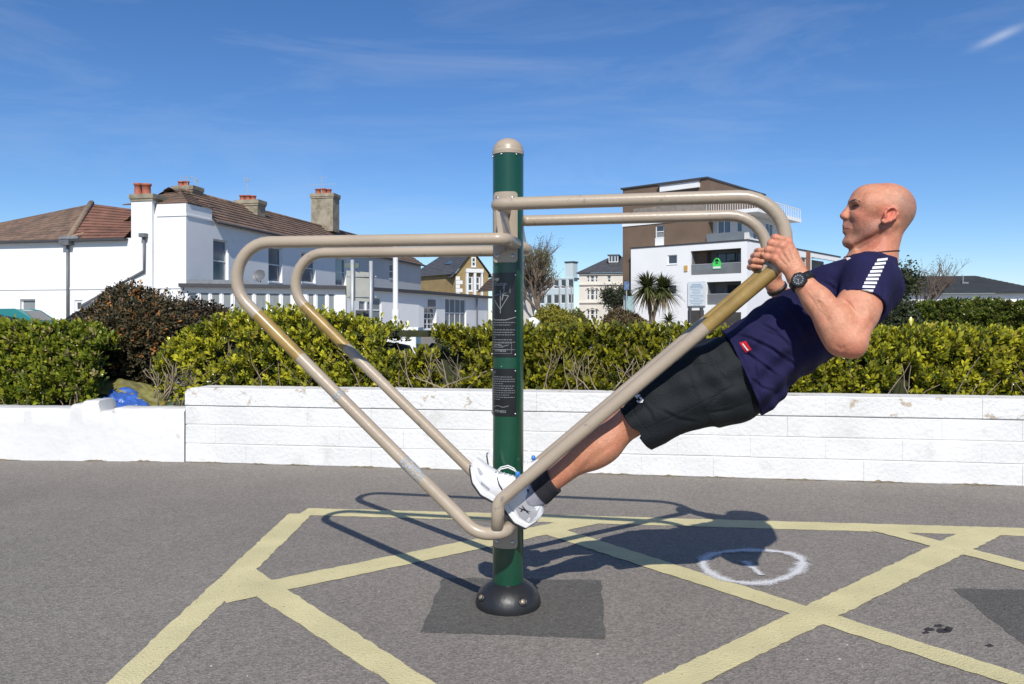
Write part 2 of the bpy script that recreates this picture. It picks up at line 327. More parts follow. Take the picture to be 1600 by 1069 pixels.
# sprayed white ring with a short stroke inside
def spray_mat():
    m = bpy.data.materials.new('white_spray'); m.use_nodes = True; n, l = m.node_tree.nodes, m.node_tree.links; b = n['Principled BSDF']; b.inputs['Base Color'].default_value = (.62, .61, .60, 1); b.inputs['Roughness'].default_value = .8
    at = n.new('ShaderNodeAttribute'); at.attribute_name = 'col'; t = n.new('ShaderNodeTexCoord'); a = n.new('ShaderNodeTexNoise'); a.inputs['Scale'].default_value = 140; a.inputs['Detail'].default_value = 4; l.new(t.outputs['Object'], a.inputs['Vector'])
    s_ = n.new('ShaderNodeSeparateColor'); l.new(at.outputs['Color'], s_.inputs['Color']); ad = n.new('ShaderNodeMath'); ad.operation = 'ADD'; l.new(s_.outputs['Red'], ad.inputs[0]); l.new(a.outputs['Fac'], ad.inputs[1])
    r = n.new('ShaderNodeMapRange'); r.inputs['From Min'].default_value = .78; r.inputs['From Max'].default_value = 1.25; l.new(ad.outputs[0], r.inputs['Value']); l.new(r.outputs['Result'], b.inputs['Alpha']); return m
def spray(path, w, closed):
    V = []; Fc = []; Cc = []; n = len(path); K = 9
    for i, p in enumerate(path):
        a = Vector(path[(i + 1) % n if closed else min(i + 1, n - 1)]); b = Vector(path[(i - 1) % n if closed else max(i - 1, 0)]); t = (a - b).normalized(); nn = Vector((-t.y, t.x)); wj = w * (1 + .25 * math.sin(i * .5) + .2 * math.sin(i * 1.3 + 1))
        for k in range(K):
            x = (k / (K - 1) * 2 - 1); q_ = Vector(p) + nn * wj * x; V.append((q_.x, q_.y, .0042)); c = max(0, 1 - abs(x)) ** .8 * .85; Cc.append((c, c, c))
    for i in range(n if closed else n - 1):
        for k in range(K - 1): a = i * K + k; b = ((i + 1) % n) * K + k; Fc.append((a, a + 1, b + 1, b))
    return npmesh('sprayed_mark', V, Fc, SPRAY, ground, False, np.array(Cc))
SPRAY = spray_mat()
spray([tuple(G(1176 + 78 * math.cos(a), 884 + 26 * math.sin(a) - 3 * math.cos(2 * a))[:2]) for a in np.linspace(0, 2 * math.pi, 72, endpoint=False)], .042, True)
spray([tuple(G(1164 + 26 * t, 878 + 22 * t)[:2]) for t in np.linspace(0, 1, 14)], .03, False)
# a few pale crumbs lying on the tarmac
CR = mat('pale_crumb', (.42, .40, .36), .8)
for i in range(70):
    x, y = random.uniform(-40, 1640), 745 + 330 * random.random() ** 1.6; p = G(x, y)
    if p.y > 4.5 - .147 * p.x * 1.0: pass
    s_ = random.uniform(.002, .006); mb = MB(); a = random.random() * 6
    pts = [(p.x + s_ * math.cos(a + k * 1.26) * random.uniform(.6, 1.3), p.y + s_ * math.sin(a + k * 1.26) * random.uniform(.6, 1.3)) for k in range(5)]
    mb.add([(*q_, .0005) for q_ in pts] + [(p.x, p.y, s_ * .6)], [(k, (k + 1) % 5, 5) for k in range(5)])
    if i < 30: obj('pebble', mb, CR, ground)

# ------------------------------------------------------------------ white painted block wall
WP = [Vector((-2.297, 5.405, 0)), Vector((3.077, 4.615, 0))]; wd = (WP[1] - WP[0]).normalized(); wnrm = Vector((wd.y, -wd.x, 0)); wback = -wnrm
WHITE = mat('white_masonry_paint', (.70, .695, .68), .62, .06, 3.5, .5, 40, col2=(.58, .57, .54), c2scale=5, c2pos=(.54, .74), world=True)
WHITE_F = mat('white_masonry_paint_flaking', (.71, .705, .69), .65, .07, 3.5, .7, 38, col2=(.46, .39, .30), c2scale=7.5, c2pos=(.585, .63), world=True)
WHITE_R = mat('white_render_paint', (.70, .695, .68), .65, .06, 2.5, .6, 14, col2=(.48, .43, .36), c2scale=5., c2pos=(.63, .69), world=True)
wall = root('block_wall', WP[0], 'white painted block wall with flaking top behind the exercise station', 'wall')
BH, BL, NB = .1335, .452, 34
def block_mesh(name, L, hgt, dep, m, rtop=0, seed=0):
    bm = bmesh.new(); bmesh.ops.create_cube(bm, size=1)
    for v in bm.verts: v.co = Vector(((v.co.x + .5) * L, (v.co.y + .5) * dep, (v.co.z + .5) * hgt))
    if seed:
        e_ = [e for e in bm.edges if all(v.co.x < 1e-6 and v.co.z > hgt - 1e-6 for v in e.verts)]; bmesh.ops.bevel(bm, geom=e_, offset=.055, segments=5, profile=.5, affect='EDGES')
    e_ = [e for e in bm.edges if abs(e.verts[0].co.x - e.verts[1].co.x) > L * .5]; bmesh.ops.bevel(bm, geom=e_, offset=.0060, segments=3, profile=.5, affect='EDGES')
    if rtop:
        for v in bm.verts:
            if v.co.z > hgt - .012: v.co.z -= rtop * abs(v.co.y / dep - .5) * 2 * .4
    me = bpy.data.meshes.new(name); bm.to_mesh(me); bm.free(); me.materials.append(m); me.polygons.foreach_set('use_smooth', [False] * len(me.polygons)); return me
bm_full = block_mesh('block', BL - .0008, BH - .0034, .215, WHITE); bm_half = block_mesh('block', BL / 2 - .0008, BH - .0034, .215, WHITE)
bt_full = block_mesh('coping_block', BL - .0008, BH - .002, .232, WHITE_F, .02); bt_half = block_mesh('coping_block', BL / 2 - .0008, BH - .002, .232, WHITE_F, .02, 1)
rzw = math.atan2(wd.y, wd.x)
def put_block(me, s0, z, off):
    o = bpy.data.objects.new(me.name.split('.')[0], me); COL.objects.link(o); o.parent = wall
    p = wd * s0 + wback * off; o.location = (p.x + random.uniform(-.0003, .0003), p.y, z + random.uniform(-.0010, .0010)); o.rotation_euler = (random.uniform(-.004, .004), random.uniform(-.0022, .0022), rzw + random.uniform(-.0015, .0015))
for r_ in range(4):
    top = r_ == 3; s0 = 0.0
    if r_ % 2: put_block(bt_half if top else bm_half, 0, r_ * BH, -.008 if top else 0); s0 = BL / 2
    for k in range(NB):
        if s0 > 9.6: break
        put_block(bt_full if top else bm_full, s0, r_ * BH, (-.008 if top else 0) + random.uniform(-.0009, .0009)); s0 += BL
mb = MB(); P = lambda s_, o, z: WP[0] + wd * s_ + wback * o + Vector((0, 0, z))
mb.hexa([P(.01, .0045, .0), P(9.6, .0045, 0), P(9.6, .2, 0), P(.01, .2, 0), P(.01, .0045, 4 * BH - .02), P(9.6, .0045, 4 * BH - .02), P(9.6, .2, 4 * BH - .02), P(.01, .2, 4 * BH - .02)])
obj('mortar', mb, WHITE, wall)
# rendered lower wall to the left with a worn, uneven top
LP0 = G(290, 722) + wback * .004; LP1 = G(-260, 716.5); ld = (LP1 - LP0); LL = ld.length; ld.normalize(); lb = Vector((-ld.y, ld.x, 0)); lb = lb if lb.y > 0 else -lb
lw = root('rendered_wall', LP0, 'low white rendered garden wall with broken top, left of the block wall', 'wall')
n = 120; mb = MB(); rows = []
for i in range(n + 1):
    t = i / n; s_ = .012 + t * (LL - .012); px = 290 - 550 * t
    ht = .372 + .006 * mnoise.noise(Vector((s_ * 3, 0, 5))) + .004 * mnoise.noise(Vector((s_ * 17, 0, 2)))
    if 112 < px < 132: ht += .03
    if 132 <= px < 160: ht += .055
    if 160 <= px < 176: ht -= .02
    if px > 285: ht += .0
    rows.append((s_, ht))
lv = []
for s_, ht in rows:
    c = LP0 + ld * s_
    for o_, z in ((0, 0), (.0, .12), (0, .24), (.0, ht - .02), (.014, ht - .003), (.04, ht), (.19, ht), (.215, ht - .02), (.215, 0)):
        e = .004 * mnoise.noise(Vector((s_ * 6, z * 6, 1))) + .003 * mnoise.noise(Vector((s_ * 21, z * 21, 4))); lv.append(tuple(c + lb * (o_ + e) + Vector((0, 0, z))))
K = 9; lf = [(i * K + k, i * K + k + 1, (i + 1) * K + k + 1, (i + 1) * K + k) for i in range(n) for k in range(K - 1)]; lf += [tuple(range(K))[::-1], tuple(n * K + k for k in range(K))]
mb.add(lv, lf); obj('render_coat', mb, WHITE_R, lw, auto=.7)
# dirt and moss in the joint at the foot of both walls
DIRT = mat('moss_and_dirt', (.16, .13, .085), .95, .4, 25, .8, 60)
mb = MB()
for (A, B, nn) in ((WP[0], WP[0] + wd * 6.4, wnrm), (LP0, LP1, -lb)):
    L = (B - A).length; d = (B - A).normalized(); s_ = .02
    while s_ < L - .1:
        ln = random.uniform(.05, .4)
        if random.random() < .8:
            k = max(3, int(ln / .025)); prev = None
            for j in range(k + 1):
                t = s_ + ln * j / k; a = math.sin(math.pi * j / k); hh = (.004 + .013 * random.random() ** 2) * a; ww = (.006 + .018 * random.random()) * a
                c = A + d * t; cur = (c + nn * (ww + .001) + Vector((0, 0, .001)), c - nn * .004 + Vector((0, 0, hh + .001)))
                if prev: mb.quad(prev[0], cur[0], cur[1], prev[1])
                prev = cur
        s_ += ln + random.uniform(.0, .25)
tag(obj('dirt_line', mb, DIRT, wall), kind='stuff')

# ------------------------------------------------------------------ lawn strip behind the wall
lawn_pts = [P(-30, .24, .004), P(0, .24, .004), P(9.6, .24, .004), P(40, .24, .004), Vector((60, 11, .004)), Vector((-60, 13, .004)), Vector((-60, 9, .004))]
tag(obj('lawn', MB().poly(lawn_pts), mat('short_grass', (.055, .085, .020), .9, .35, 3, .8, 60)), kind='structure')

# ------------------------------------------------------------------ foliage
LEAF = mat('hedge_leaf', (.1, .12, .02), .26, .10, 30, attr='col', trans=.30, spec=.55)
LEAF1 = mat('hedge_leaf_single', (.29, .29, .026), .26, .15, 30, objrand=.45, trans=.30, spec=.55)
DULL = mat('shrub_leaf', (.1, .1, .03), .6, .10, 30, attr='col', trans=.2)
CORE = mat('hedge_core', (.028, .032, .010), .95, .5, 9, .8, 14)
TWIG = mat('twig', (.20, .155, .10), .85, .3, 20)
BARK = mat('bark', (.13, .10, .075), .9, .3, 14, .8, 40)
LT = np.array([(0, 0, 0), (.17, .34, .05), (.25, .68, .07), (0, 1., -.03), (-.25, .68, .07), (-.17, .34, .05), (0, .33, -.01), (0, .66, 0)])
LTF = np.array([(0, 1, 6), (0, 6, 5), (1, 2, 7), (1, 7, 6), (5, 6, 7), (5, 7, 4), (2, 3, 7), (4, 7, 3)])
THIN = LT * np.array([.55, 1, 1])
def frames(ydir, up):
    y = ydir / np.linalg.norm(ydir, axis=1, keepdims=True); x = np.cross(y, up); x /= np.linalg.norm(x, axis=1, keepdims=True) + 1e-9; z = np.cross(x, y); return np.stack([x, y, z], 2)
def leaves(pos, ydir, up, size, col, name, m, parent, tmpl=LT):
    M = frames(ydir, up); V = np.einsum('nij,kj->nki', M, tmpl) * size[:, None, None] + pos[:, None, :]
    n = len(pos); Fc = (LTF[None] + (np.arange(n) * len(tmpl))[:, None, None]).reshape(-1, 3); C_ = np.repeat(col, len(tmpl), 0)
    V = V.reshape(-1, 3); V = V - np.array(ROOTLOC[rootof(parent).name][0])
    o = npmesh(name, V, Fc, m, parent, True, C_); tag(o, kind='stuff'); return o
def unit(a): return a / (np.linalg.norm(a, axis=1, keepdims=True) + 1e-9)
def rosettes(pos, nrm, nl, size, spread=.75, lift=.45):
    """clusters of leaves round shoot tips"""
    n = len(pos); ax = unit(nrm + RNG.normal(0, .38, (n, 3)) + np.array([0, 0, .25])); t = np.cross(ax, RNG.normal(0, 1, (n, 3))); t = unit(t); b = np.cross(ax, t)
    P, Y, U = [], [], []
    for k in range(nl):
        a = 2.4 * k + RNG.uniform(-.3, .3, n); up = lift + .95 * k / nl
        d = t * np.cos(a)[:, None] * spread + b * np.sin(a)[:, None] * spread + ax * (up + RNG.normal(0, .15, n))[:, None]; d = unit(d)
        P.append(pos + ax * (.012 * k * size / .05)[:, None] if hasattr(size, '__len__') else pos + ax * .012 * k); Y.append(d); U.append(ax)
    return np.concatenate(P), np.concatenate(Y), np.concatenate(U)
def hsv_leaf(n, dark, light, p=.5, yellow=None, yp=0):
    t = RNG.beta(1.2, 1.2, n)[:, None] ; c = np.array(dark) * (1 - t) + np.array(light) * t
    if yellow is not None: k = RNG.random(n) < yp; c[k] = np.array(yellow) * RNG.uniform(.7, 1.2, (k.sum(), 1))
    return c * RNG.uniform(.75, 1.25, (n, 1))
def lump(x, y, z, s=1.0): return mnoise.noise(Vector((x * s, y * s, z * s)))
def hedge(name, label, A, B, depth, top, low, n_ros, leaf, dark, light, group=None, hole=None, singles=0, yellow=None, yp=0, nl=8, lumpamp=.10, twigs=0, m=LEAF, gap=0, slope=.25, tint=None):
    """A..B: foot of the camera-facing side; top(s): height; low: where the visible face starts"""
    A = Vector(A); B = Vector(B); L = (B - A).length; d = (B - A).normalized(); bk = Vector((-d.y, d.x, 0)); bk = bk if bk.y > 0 else -bk
    rt = root(name, A, label, 'hedge', group)
    # dense dark inside
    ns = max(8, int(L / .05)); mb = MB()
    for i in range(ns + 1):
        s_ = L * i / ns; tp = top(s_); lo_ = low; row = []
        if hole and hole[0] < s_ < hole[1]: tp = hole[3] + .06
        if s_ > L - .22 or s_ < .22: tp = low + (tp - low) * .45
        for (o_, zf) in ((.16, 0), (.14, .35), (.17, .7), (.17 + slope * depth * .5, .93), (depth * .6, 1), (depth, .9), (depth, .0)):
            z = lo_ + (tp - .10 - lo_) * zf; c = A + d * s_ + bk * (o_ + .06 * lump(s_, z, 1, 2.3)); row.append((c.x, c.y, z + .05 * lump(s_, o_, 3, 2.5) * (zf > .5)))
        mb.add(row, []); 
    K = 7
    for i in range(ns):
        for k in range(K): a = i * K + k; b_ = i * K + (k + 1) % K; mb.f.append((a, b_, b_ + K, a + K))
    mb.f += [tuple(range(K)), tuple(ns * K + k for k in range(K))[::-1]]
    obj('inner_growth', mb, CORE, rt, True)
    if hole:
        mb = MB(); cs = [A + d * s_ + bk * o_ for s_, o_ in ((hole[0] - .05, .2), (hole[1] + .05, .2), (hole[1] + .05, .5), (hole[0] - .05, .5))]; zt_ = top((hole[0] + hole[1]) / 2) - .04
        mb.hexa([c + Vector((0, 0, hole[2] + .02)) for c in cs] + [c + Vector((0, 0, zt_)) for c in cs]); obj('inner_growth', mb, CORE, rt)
    pos = []; nr = []
    while len(pos) < n_ros:
        s_ = random.random() * L; tp = top(s_); face = random.random()
        if face < .72:
            zf = random.random() ** .8; z = low + (tp - low) * zf; o_ = .02 + .16 * random.random() ** 1.8 + slope * depth * max(0, zf - .55) ** 2 * 2; nn = -bk * 1.0 + Vector((0, 0, .35 + .6 * zf))
        else:
            o_ = .05 + random.random() * depth; z = tp - .02 - .06 * random.random() - .05 * (o_ / depth); nn = Vector((0, 0, 1)) - bk * .5
        if hole and hole[0] - .03 < s_ < hole[1] + .03 and hole[3] - .05 < z < hole[2] + .035 * random.random(): continue
        o_ += lumpamp * lump(s_, z * 1.2, 7, 2.2) + lumpamp * .5 * lump(s_, z, 9, 6); z += lumpamp * .5 * lump(s_, o_, 4, 3.0) * (1 if face >= .72 else .3)
        if gap and lump(s_, z, 17, 3.5) > gap: continue
        c = A + d * s_ + bk * o_; pos.append((c.x, c.y, z)); nr.append(tuple(nn))
    pos = np.array(pos); nr = np.array(nr); P, Y, U = rosettes(pos, nr, nl, leaf)
    sz = leaf * RNG.uniform(.5, 1.3, len(P)) * np.tile(RNG.uniform(.75, 1.2, n_ros), nl); cl = hsv_leaf(n_ros, dark, light, .5, yellow, yp); cl = np.tile(cl, (nl, 1)) * RNG.uniform(.8, 1.2, (len(P), 1))
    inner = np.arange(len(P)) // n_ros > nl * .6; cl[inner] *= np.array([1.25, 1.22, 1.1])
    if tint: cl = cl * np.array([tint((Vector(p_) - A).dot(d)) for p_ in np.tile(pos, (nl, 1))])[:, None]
    if singles:      # the leaves that show largest are objects of their own
        idx = np.argsort(P[:, 1] - .25 * P[:, 2] - sz * 6 + RNG.uniform(0, .12, len(P)))[:singles]; keep = np.ones(len(P), bool); keep[idx] = False
        M = frames(Y[idx], U[idx]); me = bpy.data.meshes.new('leaf'); me.from_pydata([tuple(v) for v in LT], [], [tuple(int(i) for i in f) for f in LTF]); me.materials.append(LEAF1); me.polygons.foreach_set('use_smooth', [True] * 8)
        for j, i in enumerate(idx):
            o = bpy.data.objects.new('leaf', me); COL.objects.link(o); o.parent = rt; mm = Matrix([list(r_) for r_ in M[j]]).to_4x4(); mm.translation = Vector(P[i]) - A; o.matrix_local = mm @ Matrix.Scale(float(sz[i]), 4)
        P, Y, U, sz, cl = P[keep], Y[keep], U[keep], sz[keep], cl[keep]
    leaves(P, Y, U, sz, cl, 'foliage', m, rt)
    if twigs:
        mb = MB()
        for i in range(twigs):
            s_ = random.random() * L; tp = top(s_); z0 = low - .05; c = A + d * s_ + bk * random.uniform(-.09, .03); path = []; dx = random.uniform(-.25, .25); dz = random.uniform(.18, max(.2, tp - low - .08))
            for k in range(6): t = k / 5; path.append(c + d * (dx * t * t + .02 * random.uniform(-1, 1)) + bk * (.05 * t + .01 * random.uniform(-1, 1)) + Vector((0, 0, z0 + dz * t)))
            mb.tube(path, [.006 * (1 - .7 * k / 5) for k in range(6)], 5)
        tag(obj('twigs', mb, TWIG, rt, True), kind='stuff')
    return rt
def bare_stems(par, A, d, bk, s0, s1, n_, z0, z1):
    mb = MB()
    for i in range(n_):
        s_ = random.uniform(s0, s1); p = A + d * s_ + bk * random.uniform(-.10, .0) + Vector((0, 0, z0)); dr = (d * random.gauss(0, .5) - bk * .1 + Vector((0, 0, 1))).normalized(); r_ = random.uniform(.003, .0065); ln = random.uniform(.5, 1.0) * (z1 - z0); pts = [p]
        for k in range(5): dr = (dr + Vector((random.gauss(0, .18), random.gauss(0, .06), random.gauss(0, .1)))).normalized(); pts.append(pts[-1] + dr * ln / 5)
        mb.tube(pts, [r_ * (1 - .13 * k) for k in range(6)], 5)
        for k in (2, 3, 4): e = (dr + d * random.choice((-1, 1)) * .8).normalized(); mb.tube([pts[k], pts[k] + e * .05, pts[k] + e * .09 + Vector((0, 0, .03))], [r_ * .6, r_ * .45, r_ * .25], 4)
    tag(obj('bare_stems', mb, mat('pale_stem', (.27, .215, .145), .85, .3, 20), par, True), kind='stuff')
def topfn(pts, A, B, off=-.055):
    """height along the hedge from picture rows: pts [(column,row)]"""
    A = Vector(A); B = Vector(B); L = (B - A).length; d = (B - A).normalized()
    S_ = []; Z_ = []
    for px, py in pts:
        k = (px - 800) / F; den = d.x - k * d.y; s_ = (k * A.y - A.x) / den; Y = A.y + d.y * s_ + .25; S_.append(s_); Z_.append(HC - (py - HOR) * Y / F + off)
    return lambda s_: float(np.interp(s_, S_, Z_)), (lambda px: ((px - 800) / F * A.y - A.x) / (d.x - (px - 800) / F * d.y))
HA = WP[0] + wd * -.42 + wback * .30; HB = WP[0] + wd * 8.4 + wback * .26
tf, spx = topfn([(190, 585), (235, 560), (262, 535), (300, 505), (350, 488), (400, 478), (450, 482), (500, 488), (550, 497), (600, 506), (650, 507), (700, 511), (760, 509), (830, 507), (900, 511), (1000, 506), (1100, 512), (1200, 514), (1300, 520), (1400, 514), (1500, 509), (1600, 513), (1900, 512)], HA, HB)
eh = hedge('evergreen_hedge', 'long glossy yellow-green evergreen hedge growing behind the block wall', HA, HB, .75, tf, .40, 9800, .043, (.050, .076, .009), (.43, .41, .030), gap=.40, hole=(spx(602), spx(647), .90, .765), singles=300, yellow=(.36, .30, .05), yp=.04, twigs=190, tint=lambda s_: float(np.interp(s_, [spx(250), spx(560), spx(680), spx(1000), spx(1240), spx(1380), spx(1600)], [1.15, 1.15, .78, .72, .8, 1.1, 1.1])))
_d = (HB - HA).normalized(); _b = Vector((-_d.y, _d.x, 0))
bare_stems(eh, HA, _d, _b, spx(830), spx(1230), 36, .50, .86); bare_stems(eh, HA, _d, _b, spx(650), spx(770), 9, .50, .84); bare_stems(eh, HA, _d, _b, spx(250), spx(300), 10, .42, .75)
LA = LP1 + lb * .34; LB = LP0 - ld * -.95 + lb * .40
LB = G(92, 720) + lb * .42
tf2, sp2 = topfn([(-260, 500), (0, 503), (40, 507), (80, 503), (110, 505), (135, 520)], LA, LB)
hedge('garden_hedge', 'leafy green hedge above the low rendered wall at the far left', LA, LB, .8, tf2, .33, 3600, .044, (.05, .088, .010), (.28, .31, .028), singles=300, yellow=(.36, .30, .14), yp=.06, twigs=40)
def shrub(name, label, c, rx, ry, rz, n, leaf, dark, light, yellow=None, yp=0, m=DULL, cat='shrub', nl=6, z0=None, thin=False, full=False):
    c = Vector(c)
    if full: tp_ = c.z + rz; n = int(n * tp_ / (2 * rz)); c.z = rz = tp_ / 2; z0 = .02
    rt = root(name, (c.x, c.y, 0), label, cat); mb = MB(); z0 = c.z - rz if z0 is None else z0
    for k in range(9):
        a = k * .7; path = [Vector((c.x, c.y, 0)) + Vector((.05 * math.cos(a), .05 * math.sin(a), 0))]
        for t in (.3, .6, .9): path.append(Vector((c.x + rx * .6 * t * math.cos(a), c.y + ry * .6 * t * math.sin(a), z0 * .3 + (c.z + rz * .5) * t)))
        mb.tube(path, [.02, .015, .01, .005], 5)
    obj('stem', mb, BARK, rt, True)
    d = unit(RNG.normal(0, 1, (n, 3))); d[:, 1] = np.where(RNG.random(n) < .75, -np.abs(d[:, 1]), d[:, 1]); d[:, 2] = np.where(RNG.random(n) < .6, np.abs(d[:, 2]), d[:, 2])
    rad = 1 - .42 * RNG.random(n) ** 1.7; rad *= 1 + .22 * np.array([lump(*(x * 1.0), 2.4) for x in d]) + .10 * np.array([lump(*(x + 5), 6.0) for x in d])
    pos = d * rad[:, None] * np.array([rx, ry, rz]) + np.array(c); pos[:, 2] = np.maximum(pos[:, 2], z0 + .02 * RNG.random(n)); nr = d * np.array([1 / rx, 1 / ry, 1 / rz]) * min(rx, rz)
    P, Y, U = rosettes(pos, nr, nl, leaf, .8, .3); sz = leaf * RNG.uniform(.6, 1.3, len(P)); cl = np.tile(hsv_leaf(n, dark, light, .5, yellow, yp), (nl, 1)) * RNG.uniform(.8, 1.2, (len(P), 1))
    leaves(P, Y, U, sz, cl, 'foliage', m, rt, THIN if thin else LT)
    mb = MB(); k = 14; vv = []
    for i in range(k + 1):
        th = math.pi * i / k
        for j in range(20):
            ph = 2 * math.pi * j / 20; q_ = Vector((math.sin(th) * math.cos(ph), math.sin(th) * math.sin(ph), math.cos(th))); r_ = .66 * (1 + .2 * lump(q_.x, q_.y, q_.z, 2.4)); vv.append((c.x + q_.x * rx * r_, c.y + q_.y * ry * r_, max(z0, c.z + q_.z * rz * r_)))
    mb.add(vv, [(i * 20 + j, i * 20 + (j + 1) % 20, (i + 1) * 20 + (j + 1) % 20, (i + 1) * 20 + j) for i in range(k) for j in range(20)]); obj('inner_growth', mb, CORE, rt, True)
    return rt
shrub('bronze_shrub', 'dark bronze-leaved round shrub with orange tips between the two hedges', W(222, 543, 6.75), .56, .45, .48, 4600, .032, (.030, .027, .012), (.105, .080, .030), (.36, .15, .03), .08)
shrub('bronze_shrub', 'low dark bronze shrub spreading behind the big evergreen mound', W(325, 522, 7.2), .36, .4, .25, 1200, .034, (.022, .018, .010), (.085, .055, .022), (.25, .11, .03), .05)
shrub('ivy_shrub', 'dark straggly green plant beside the low wall left of bronze shrub', W(92, 590, 6.15), .20, .16, .28, 420, .04, (.03, .05, .012), (.12, .15, .03), (.40, .33, .16), .14, z0=.3)
# crumpled sheet lying behind the broken wall top: olive upper half, blue towards the wall
def sheet(name, label, px0, px1, py0, py1, Y, m, ph):
    rt = root(name, (W((px0 + px1) / 2, 640, Y).x, Y, 0), label, 'plastic sheet'); n = 26; V = []; 
    for j in range(n + 1):
        for i in range(n + 1):
            a, b = i / n, j / n; e = 1 - abs(2 * a - 1) ** 3; p = W(px0 + (px1 - px0) * a, py1 + (py0 - py1) * b * (.45 + .55 * e), Y + .32 * b); p.y += .05 * lump(a * 3, b * 3, ph, 2.1); p.z += .035 * lump(a * 4, b * 4, ph + 3, 2.2) - .02 * b; V.append(tuple(p))
    mb = MB(); mb.add(V, [(j * (n + 1) + i, j * (n + 1) + i + 1, (j + 1) * (n + 1) + i + 1, (j + 1) * (n + 1) + i) for j in range(n) for i in range(n)])
    o = obj('sheet', mb, m, rt, True); md = o.modifiers.new('s', 'SOLIDIFY'); md.thickness = .004
    mb = MB(); P0_ = W(px0 + 10, py1, Y + .05); P1_ = W(px1 - 10, py1, Y + .3); mb.box(P0_.x, P1_.x, P0_.y + .05, P1_.y + .05, 0, P0_.z - .012); obj('filling', mb, CORE, rt)
sheet('olive_sheet', 'crumpled olive plastic sheet lying among the plants behind broken wall top', 108, 262, 590, 648, 5.86, mat('olive_plastic', (.17, .155, .04), .6, .45, 9, .5, 25), 1)
sheet('blue_sheet', 'small bright blue plastic sheet at the broken wall top', 146, 236, 603, 646, 5.78, mat('blue_plastic', (.045, .12, .42), .4, .25, 8, .3, 25), 4)
# ------------------------------------------------------------------ exercise station
TH = R(11.4); TS, TC = math.sin(TH), math.cos(TH); D0 = 2.70; PX0 = -.0135; VH = .2155
def q(px, py, v):       # picture point at lateral offset v in the station's own frame
    k = (px - 800) / F; u = (k * (D0 + TC * v) - PX0 - TS * v) / (TC + k * TS); Y = D0 - TS * u + TC * v; return (u, v, HC - (py - HOR) * Y / F)
def uz(p, v=0): a = q(p[0], p[1], v); return (a[0], a[2])
GREEN = mat('green_powder_coat', (.0045, .056, .029), .30, .15, 6, .08, 30, col2=(.30, .36, .32), c2scale=42, c2pos=(.69, .70), coat=.3)
BEIGE = mat('beige_powder_coat', (.39, .318, .235), .36, .08, 5, .08, 60, col2=(.24, .215, .18), c2scale=22, c2pos=(.645, .69), coat=.15)
GOLD = mat('worn_gold_grip', (.30, .195, .055), .42, .30, 9, .12, 50, stretch=(1, 1, 1), coat=.1)
BLACKP = mat('black_base_plastic', (.018, .018, .019), .42, .2, 12, .15, 40)
STEEL = mat('stainless_steel', (.55, .54, .52), .3, .1, 30, metal=1.0)
PANEL = mat('black_sign_plate', (.010, .011, .012), .28, .15, 20)
PRINT = mat('pale_sign_print', (.20, .21, .21), .5, .1, 20)
st = local_root('exercise_station', (PX0, D0, 0), 'green post exercise station with four bent beige handrails on the tarmac', 'exercise station', -TH)
PR = .0540
obj('post', MB().lathe([(PR, .03), (PR, 1.583)], seg=48), GREEN, st, auto=.6)
obj('post_cap', MB().lathe([(PR + .0015, 1.578), (PR + .002, 1.590)] + [(PR * math.cos(a), 1.592 + .046 * math.sin(a)) for a in np.linspace(0, math.pi / 2 - .001, 12)], seg=48), BEIGE, st, auto=.8)
base = obj('base_cover', MB().lathe([(.113, .0), (.115, .012), (.112, .028), (.103, .048), (.089, .064), (.074, .075), (.062, .081), (PR + .001, .083)], seg=64), BLACKP, st, auto=.9)
for k in range(4):
    a = R(-50 + 90 * k); c = Vector((math.cos(a), math.sin(a), 0)); p = c * .104 + Vector((0, 0, .042)); nn = (c + Vector((0, 0, .75))).normalized()
    x = nn.orthogonal().normalized(); y = nn.cross(x)
    mb = MB(); ring = lambda r_, o_: [tuple(p + nn * o_ + (x * math.cos(t) + y * math.sin(t)) * r_) for t in np.linspace(0, 2 * math.pi, 12, endpoint=False)]
    vs_ = ring(.0165, .002) + ring(.0135, .0085) + ring(.0105, .003); f = [(i, (i + 1) % 12, (i + 1) % 12 + 12, i + 12) for i in range(12)] + [(i + 12, (i + 1) % 12 + 12, (i + 1) % 12 + 24, i + 24) for i in range(12)]
    mb.add(vs_, f); hole = obj('bolt_recess', mb, BLACKP, base, True)
    mb = MB(); mb.add(ring(.0095, .0050) + ring(.0065, .0085), [(i, (i + 1) % 12, (i + 1) % 12 + 12, i + 12) for i in range(12)] + [tuple(range(12, 24))]); obj('bolt', mb, mat('rusty_bolt', (.30, .24, .17), .5, .3, 60, metal=.6), base, True)
def cyl(phi, z, r_=PR): return (r_ * math.sin(phi), -r_ * math.cos(phi), z)     # phi 0 looks along -v
